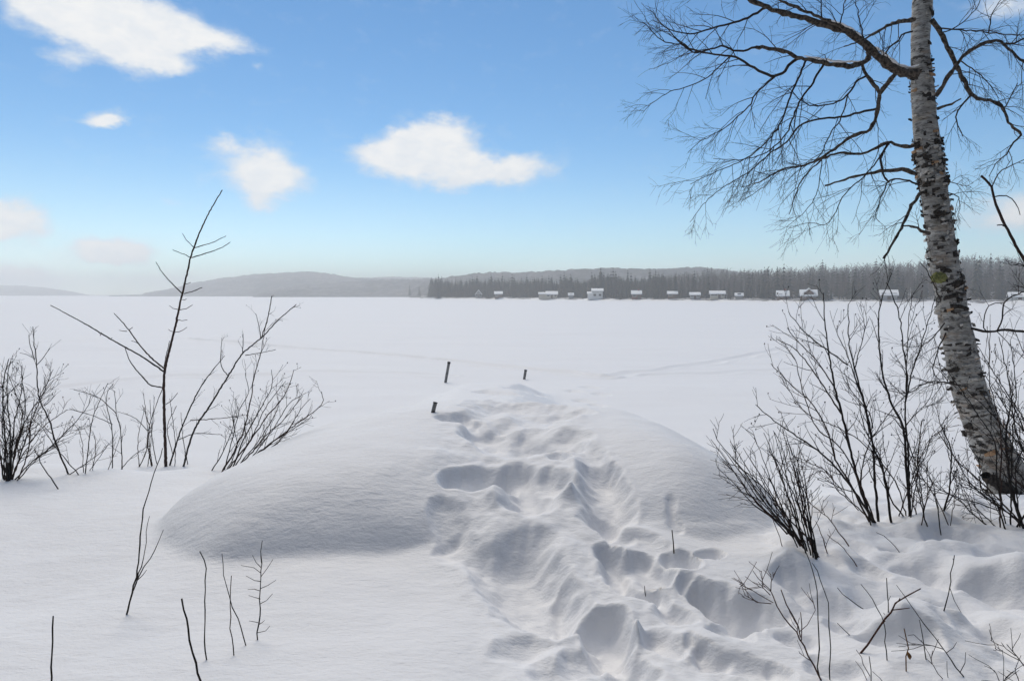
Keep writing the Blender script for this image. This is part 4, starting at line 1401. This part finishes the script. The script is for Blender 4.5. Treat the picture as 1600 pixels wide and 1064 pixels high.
plant('seedling', 'little bare seedling with short comb-like side twigs in front of the mound', 'seedling',
      [(TT([(1054, 890), (1064, 800), (1073, 690), (1073, 600), (1077, 520), (1081, 422)]), 2.6, 1.1, 0)] +
      [(TT(s), 1.2, .7, 0, 1) for s in ([(1075, 570), (1040, 552), (983, 535)], [(1076, 545), (1050, 520), (1036, 488)], [(1076, 585), (1105, 550), (1130, 507)], [(1073, 608), (1040, 600), (1006, 582)], [(1074, 640), (1110, 625), (1144, 602)],
                                                [(1073, 652), (1045, 646), (1014, 645)], [(1072, 688), (1045, 682), (1018, 672)], [(1072, 710), (1100, 690), (1128, 664)], [(1062, 796), (1040, 790), (1020, 788)], [(1064, 805), (1078, 795), (1092, 785)], [(1060, 842), (1095, 830), (1116, 811)], [(1077, 525), (1073, 500), (1074, 484)])], lean=0)
plant('stick', 'thin stick slanting out of the snow below the left-edge shrub', 'stick', [([(90, 764), (83, 752), (66, 728), (54, 700)], 2.0, 1.2, 0)], lean=.1)

# -- right: the open shrub in front of the lake
plant('shrub', 'tall open bare shrub with crossing tips left of the birch', 'shrub', [
    (R3([(735, 1052), (700, 960), (650, 790), (620, 650), (590, 545), (572, 430), (556, 320), (548, 188)]), 5.0, 1.2), (R3([(757, 1052), (742, 900), (732, 745), (702, 600), (670, 480), (645, 382), (642, 230)]), 4.6, 1.2),
    (R3([(805, 1062), (785, 920), (762, 830), (730, 740), (690, 560)]), 4.2, 1.4), (R3([(877, 1030), (862, 850), (850, 700), (800, 590), (770, 480), (756, 300), (770, 212), (806, 115)]), 5.0, 1.2),
    (R3([(722, 1022), (660, 930), (590, 842), (510, 770), (430, 718), (350, 660), (292, 610)]), 4.0, 1.0), (R3([(700, 1010), (640, 890), (600, 832), (560, 700), (500, 600), (430, 540), (350, 455)]), 3.2, 1.0),
    (R3([(858, 600), (880, 500), (905, 420), (940, 310), (972, 200)]), 2.6, 1.0, 8, 1), (R3([(875, 1020), (868, 780), (856, 650), (866, 520), (850, 400), (832, 262), (786, 150)]), 3.6, 1.2),
    (R3([(620, 650), (560, 560), (500, 470), (440, 400), (385, 370)]), 2.4, 1.0, 7, 1), (R3([(640, 460), (560, 400), (480, 340), (416, 258)]), 2.2, 1.0, 6, 1), (R3([(590, 545), (520, 440), (440, 360), (412, 318)]), 2.0, 1.0, 5, 1),
    (R3([(700, 600), (640, 430), (600, 340), (600, 310)]), 1.8, .9, 5, 1), (R3([(668, 470), (690, 380), (720, 284)]), 1.8, .9, 5, 1), (R3([(860, 560), (870, 300), (888, 188)]), 1.8, .9, 5, 1), (R3([(735, 700), (720, 640), (640, 540), (620, 500)]), 2.0, .9, 6, 1),
    (R3([(985, 1062), (1018, 960), (1030, 840), (1028, 770), (990, 690), (985, 640)]), 3.6, 1.0), (R3([(936, 1056), (920, 960), (905, 830), (918, 670)]), 2.6, .9), (R3([(905, 1045), (880, 930), (930, 810), (960, 720)]), 2.2, .8),
    (R3([(850, 1030), (800, 960), (760, 800), (700, 690), (680, 560)]), 2.6, .9), (R3([(690, 1010), (600, 930), (560, 860), (430, 800), (420, 770)]), 2.0, .8), (R3([(830, 1040), (870, 930), (940, 760), (1010, 690)]), 2.2, .8),
    (R3([(640, 960), (590, 900), (540, 860), (480, 890)]), 1.6, .8), (R3([(720, 1040), (690, 900), (720, 760), (800, 640), (900, 540), (1020, 530)]), 2.4, .8),
    (R3([(738, 1040), (660, 850), (600, 760), (520, 690), (470, 560), (440, 440), (395, 372)]), 2.6, .8), (R3([(860, 1030), (820, 900), (700, 760), (590, 690), (480, 640), (380, 500)]), 2.2, .8), (R3([(880, 1020), (900, 860), (860, 700), (940, 600), (975, 500)]), 2.2, .8),
], subs=(11, .12, .38), buds=True)
plant('shrub', 'thicket of slender stems leaning left over the right end of the mound', 'shrub', [
    (R4([(655, 452), (600, 360), (560, 320), (480, 230), (400, 130), (320, 60), (200, -70), (-10 + 170, -150)]), 2.8, 1.0, 4)] + [
    (R4([(bx, 275 + (bx - 450) * .55), (x + (bx - x) * .6, y + (300 - y) * .6 + 8), (x + (bx - x) * .25, y + (300 - y) * .24), (x, y)]), RS.uniform(1.8, 2.8), .9, 4)
    for x, y, bx in [(215, 0, 457), (250, -20, 486), (275, 40, 492), (300, -60, 514), (330, -10, 530), (350, -110, 517), (385, 20, 533), (395, -130, 570), (420, -60, 560), (440, -140, 569), (455, -10, 607), (470, -90, 593), (500, -120, 623), (515, -20, 616), (530, -60, 630), (545, 30, 618), (300, 60, 515), (200, -60, 474), (150, -100, 435), (240, -90, 489), (480, -150, 606), (560, -40, 622), (180, 30, 460)]],
    subs=(4, .08, .24), mat='brown_bark', up=.15)
plant('shrub', 'short red-brown shoots at the foot of the leaning thicket', 'shrub', [(R4([(658, 452), (620, 400), (590, 350), (560, 300)]), 2.4, 1.2, 1), (R4([(690, 430), (670, 360), (635, 278)]), 1.8, 1, 1), (R4([(742, 330), (690, 260), (640, 220), (600, 180)]), 1.8, .9, 3), (R4([(487, 418), (455, 320), (430, 250)]), 1.6, .9, 0), (R4([(810, 465), (765, 405), (715, 362), (690, 340)]), 1.5, .8, 0)], subs=(2, .08, .2), mat='red_bark')

# the tangle round the foot of the birch
st = [(RC([(962, 986), (905, 820), (862, 650), (842, 450), (832, 250), (868, 60), (880, -60)]), 6.0, 1.4), (RC([(960, 985), (860, 880), (700, 780), (560, 645), (450, 470), (420, 420)]), 2.8, .9), (RC([(880, 880), (640, 640), (520, 540), (430, 440), (310, 252)]), 2.6, .9),
      (RC([(722, 1000), (560, 862), (420, 740), (190, 660)]), 2.6, .9), (RC([(745, 972), (600, 830), (490, 660)]), 2.0, .8), (RC([(960, 980), (820, 850), (600, 700), (490, 645)]), 2.2, .9), (RC([(690, 828), (590, 792), (490, 770), (300, 670), (200, 530)]), 2.0, .8)]
for i in range(15):
    bx, by = RS.uniform(1560, 1660), RS.uniform(800, 832)
    tx, ty = RS.uniform(1470, 1650), RS.uniform(505, 700)
    mx, my = bx + (tx - bx) * RS.uniform(.25, .5) + RS.uniform(-25, 25), by + (ty - by) * .5
    st.append(([(bx, by), ((bx + mx) / 2 + RS.uniform(-8, 8), (by + my) / 2), (mx, my), ((mx + tx) / 2 + RS.uniform(-14, 14), (my + ty) / 2), (tx, ty)], RS.uniform(2.0, 3.4), .9))
plant('shrub', 'dense tangled shrub in front of the foot of the birch', 'shrub', st, subs=(11, .14, .42), buds=True, up=.1)
plant('shrub', 'low slanting stems in the snow between the open shrub and the birch', 'shrub', [(RC([(232, 962), (200, 840), (150, 640), (80, 420)]), 2.4, .9), (RC([(412, 970), (430, 860), (465, 700), (460, 640)]), 1.6, .8, 2), (RC([(322, 918), (290, 700), (240, 560), (235, 480)]), 2.0, .8), (RC([(360, 890), (300, 760), (190, 590), (100, 430)]), 1.8, .8), (RC([(215, 850), (240, 720), (235, 500), (300, 410)]), 1.8, .8), (RC([(160, 500), (180, 330), (200, 165)]), 1.6, .8, 2, 1)], subs=(5, .1, .26))
plant('branch', 'knobbly leaning branch with a broken crook entering from the right edge', 'branch', [
    ([(1690, 800), (1668, 620), (1640, 490), (1612, 425), (1598, 402), (1587, 383), (1571, 352), (1560, 330), (1553, 310), (1549, 292), (1533, 275)], 9, 3.2, 0), ([(1553, 308), (1572, 306), (1588, 318), (1594, 336)], 1.8, 1.0, 0, 1), ([(1550, 292), (1556, 280), (1566, 266), (1600, 250)], 2.0, 1.2, 2, 1), ([(1574, 356), (1566, 352), (1558, 352)], 2.2, 1.8, 0, 1),
    ([(1612, 425), (1595, 412), (1580, 415)], 2.0, 1.0, 4, 1), ([(1640, 490), (1610, 455), (1585, 445)], 2.2, 1.0, 5, 1)], subs=(3, .08, .22), lean=.0)

# -- right foreground
plant('twig', 'reddish forked shrub shoot at the foot of the mound near the bottom edge', 'twig', [(R4([(668, 1030), (600, 900), (545, 790), (485, 722), (440, 625), (425, 590), (378, 545), (345, 508)]), 3.2, 1.0, 3), (R4([(430, 660), (370, 655), (318, 625)]), 1.5, .8, 2, 1), (R4([(438, 655), (370, 612), (290, 575)]), 1.5, .8, 2, 1), (R4([(428, 600), (435, 560), (450, 515)]), 1.5, .9, 2, 1),
      (R4([(425, 620), (395, 590), (370, 560)]), 1.7, .9, 2, 1), (R4([(565, 815), (535, 720), (500, 660), (475, 595)]), 2.2, 1.6, 0, 1), (R4([(570, 830), (572, 760), (566, 700)]), 1.6, 1.2, 0, 1), (R4([(560, 790), (600, 760), (630, 690), (625, 655)]), 1.3, .7, 1, 1)], mat='red_bark', subs=(2, .04, .10), lean=0)
plant('stick', 'tall thin bent stick, left of the two parallel ones below the thicket', 'stick', [(R4([(652, 1000), (647, 820), (645, 650), (625, 510), (575, 385)]), 2.4, 1.1, 0)], lean=0)
plant('stick', 'tall thin bent stick, right of the two parallel ones below the thicket', 'stick', [(R4([(699, 1015), (702, 860), (695, 760), (690, 650), (665, 555), (618, 470)]), 2.2, 1.0, 0)], lean=0)
plant('stick', 'thick red-brown forked stick lying diagonally over the rough snow', 'stick', [(R4([(784, 966), (830, 905), (875, 848), (930, 775), (985, 695), (1002, 660), (1055, 628), (1122, 590)]), 4.0, 2.0, 0), (R4([(985, 690), (1030, 684), (1070, 680)]), 2.0, 1.2, 0, 1), (R4([(1003, 662), (1020, 645), (1026, 634)]), 2.2, 1.6, 0, 1), (R4([(944, 752), (952, 744), (948, 738)]), 2, 1.4, 0, 1)], mat='red_bark', lean=0)
plant('stick', 'thin stick curving left behind the red-brown diagonal stick', 'stick', [(R4([(960, 920), (955, 800), (938, 720), (900, 640), (845, 570)]), 1.9, 1.0, 0)], lean=0)
plant('stick', 'short upright twig crossing the top of the red-brown diagonal stick', 'stick', [(R4([(970, 702), (968, 620), (964, 541)]), 1.8, 1.3, 2)], subs=(2, .02, .05), fine=False, lean=0)
plant('twig', 'isolated dark twig with a side shoot standing alone in the rough snow', 'twig', [(R4([(1230, 686), (1250, 620), (1260, 555), (1278, 436)]), 2.2, 1.4, 3), (R4([(1258, 590), (1280, 650), (1312, 706)]), 1.2, .8, 0, 1)], subs=(3, .015, .03), fine=False, lean=0)
plant('twig', 'long branching twig slanting left near the bottom right', 'twig', [(R4([(1332, 1025), (1240, 890), (1190, 815), (1140, 755), (1080, 668), (1010, 575)]), 2.2, .9, 0), (R4([(1240, 888), (1270, 865), (1288, 838)]), 1.3, .8, 0, 1), (R4([(1225, 870), (1180, 858), (1140, 845), (1090, 805), (1062, 808)]), 1.4, .8, 1, 1), (R4([(1305, 975), (1325, 935), (1330, 885)]), 1.4, .8, 0, 1)], subs=(1, .05, .1), lean=0)
lf = plant('twig', 'short orange-brown stalk with a withered leaf in the rough snow', 'twig', [(R4([(1050, 972), (1053, 905), (1062, 860), (1052, 815), (1045, 775)]), 2.2, 1.6, 0)], mat='dead_leaf', lean=0)
bv = lf.location
c0 = at(*R4([(1058, 890)])[0], bv.y) - bv
me = bpy.data.meshes.new('leaf')
LV, n_ = [], 7
for i in range(n_):
    f_ = i / (n_ - 1)
    w_ = .009 * math.sin(math.pi * min(.98, f_ + .03))
    for s_ in (-1, 0, 1):
        LV.append((c0.x + s_ * w_ + .012 * f_, c0.y - .006 * math.cos(s_ * 1.3) - .008 * math.sin(3 * f_), c0.z - .035 * f_ + .01))
me.from_pydata(LV, [], [tuple(int(v) for v in q) for q in grid_quads(n_, 3)])
me.materials.append(MATS['dead_leaf'])
sol = obj('leaf', me, lf).modifiers.new('thickness', 'SOLIDIFY')
sol.thickness = .0012
plant('stick', 'thin upright stick right of the withered orange stalk', 'stick', [(R4([(1145, 920), (1138, 850), (1130, 800), (1116, 735)]), 1.9, 1.1, 0)], lean=0)
plant('twig', 'spreading twig cut by the right edge low in the photo', 'twig', [(R4([(1640, 985), (1600, 945), (1562, 900), (1520, 848)]), 2.4, 1.2, 2), (R4([(1585, 925), (1540, 905), (1470, 858)]), 1.6, 1, 1, 1), (R4([(1560, 900), (1520, 870), (1495, 840)]), 1.4, .9, 1, 1)], subs=(2, .04, .1), lean=0)
plant('twig', 'small dark twiglet lying on the snow below the parallel sticks', 'twig', [(R4([(797, 808), (770, 782), (736, 750)]), 1.6, 1.0, 0)], lean=0)
plant('twig', 'small bent twiglet in the snow between the parallel sticks and the diagonal one', 'twig', [(R4([(786, 636), (760, 618), (736, 586)]), 1.6, .9, 0)], lean=0)
plant('twig', 'thin twig arching over the hollow under the open shrub', 'twig', [(R4([(1022, 420), (985, 375), (950, 345), (915, 330)]), 1.5, .8, 0)], lean=0)
plant('twig', 'short dark shoot at the bottom edge under the diagonal stick', 'twig', [(R4([(893, 1040), (888, 960), (883, 903)]), 2.0, 1.2, 0)], lean=0)
plant('twig', 'pair of thin shoots leaning left at the bottom edge under the diagonal stick', 'twig', [(R4([(885, 1035), (850, 970), (820, 925)]), 1.5, .8, 0), (R4([(858, 938), (840, 905), (823, 873)]), 1.4, .8, 0), (R4([(960, 1035), (930, 1000), (898, 973)]), 1.3, .8, 0)], lean=0)
plant('twig', 'wispy forked twigs at the bottom edge right of the orange stalk', 'twig', [(R4([(1250, 1035), (1200, 980), (1150, 915)]), 1.6, .8, 2), (R4([(1250, 1025), (1246, 980), (1243, 925)]), 1.4, .8, 0), (R4([(1490, 1030), (1478, 990), (1462, 968)]), 1.5, .9, 2), (R4([(1580, 1035), (1568, 1000), (1556, 975)]), 1.6, .9, 2)], subs=(2, .03, .09), lean=0)
plant('stick', 'short dark twig stub sticking out of the right side of the mound', 'stick', [([(1053, 864), (1052, 848), (1050, 828)], 2.2, 1.6, 0)], lean=0)
plant('stick', 'tiny twig stub in the footprint hollow below the mound', 'stick', [([(1008, 932), (1008, 924), (1007, 915)], 1.4, 1.0, 0)], lean=0)
# ------------------------------------------------------------------ dock pipes
m, k, b = material('pipe_metal', .45, .5)
t_ = k.n('ShaderNodeTexCoord').outputs['Object']
k.put(b.inputs['Base Color'], k.mix(k.smooth(k.noise(t_, 18, 4, .6), .4, .65), (.20, .205, .21), (.09, .085, .08)))
b.inputs['Metallic'].default_value = .6
plain('pipe_cap', (.018, .018, .02), .5, .1)
for base, top, w, lab in [((696, 598), (702, 565), 4.4, 'tallest dark metal pipe standing in the lake snow, farthest left'), ((676.5, 644), (680.5, 628), 6.4, 'short pale-sided metal pipe stub at the edge of the mound'),
                          ((819, 593), (821.5, 578), 4.2, 'small black pipe end standing alone right of the tall pipe')]:
    g = ghit(*base)
    hgt = (base[1] - top[1]) / F * g.y
    leanx = (top[0] - base[0]) / F * g.y
    r = w / F * g.y / 2
    t = empty('dock_pipe', g)
    tag(t, lab, 'pipe', 'pipes of the buried dock')
    T = Tubes()
    ax = np.array([(leanx * f, 0, hgt * f) for f in (-.4, .2, .6, .93)])
    T.add(ax, [r] * 4, 14)
    T.build('tube', MATS['pipe_metal'], t)
    C_ = Tubes()
    cx = np.array([(leanx * f, 0, hgt * f) for f in (.90, .905, .985, 1.0, 1.001)])
    C_.add(cx, [r * .9, r * 1.14, r * 1.14, r * .95, .0005], 14)
    C_.build('cap', MATS['pipe_cap'], t)
# ------------------------------------------------------------------ haze over the lake
HAZE = 0.0008
me = bpy.data.meshes.new('haze')
bm = bmesh.new()
bmesh.ops.create_cube(bm, size=1)
for v in bm.verts:
    v.co = Vector((v.co.x * 7400, 1300 + v.co.y * 3400, 36 + v.co.z * 76))
bm.to_mesh(me)
bm.free()
hm = bpy.data.materials.new('haze')
hm.use_nodes = True
hn = hm.node_tree
hn.nodes.clear()
pv = hn.nodes.new('ShaderNodeVolumePrincipled')
pv.inputs['Color'].default_value = (.97, .968, .96, 1)
pv.inputs['Density'].default_value = HAZE
pv.inputs['Anisotropy'].default_value = .4
ho = hn.nodes.new('ShaderNodeOutputMaterial')
hn.links.new(pv.outputs[0], ho.inputs['Volume'])
me.materials.append(hm)
tag(obj('haze', me), 'thin pale winter haze over the lake', kind='stuff')
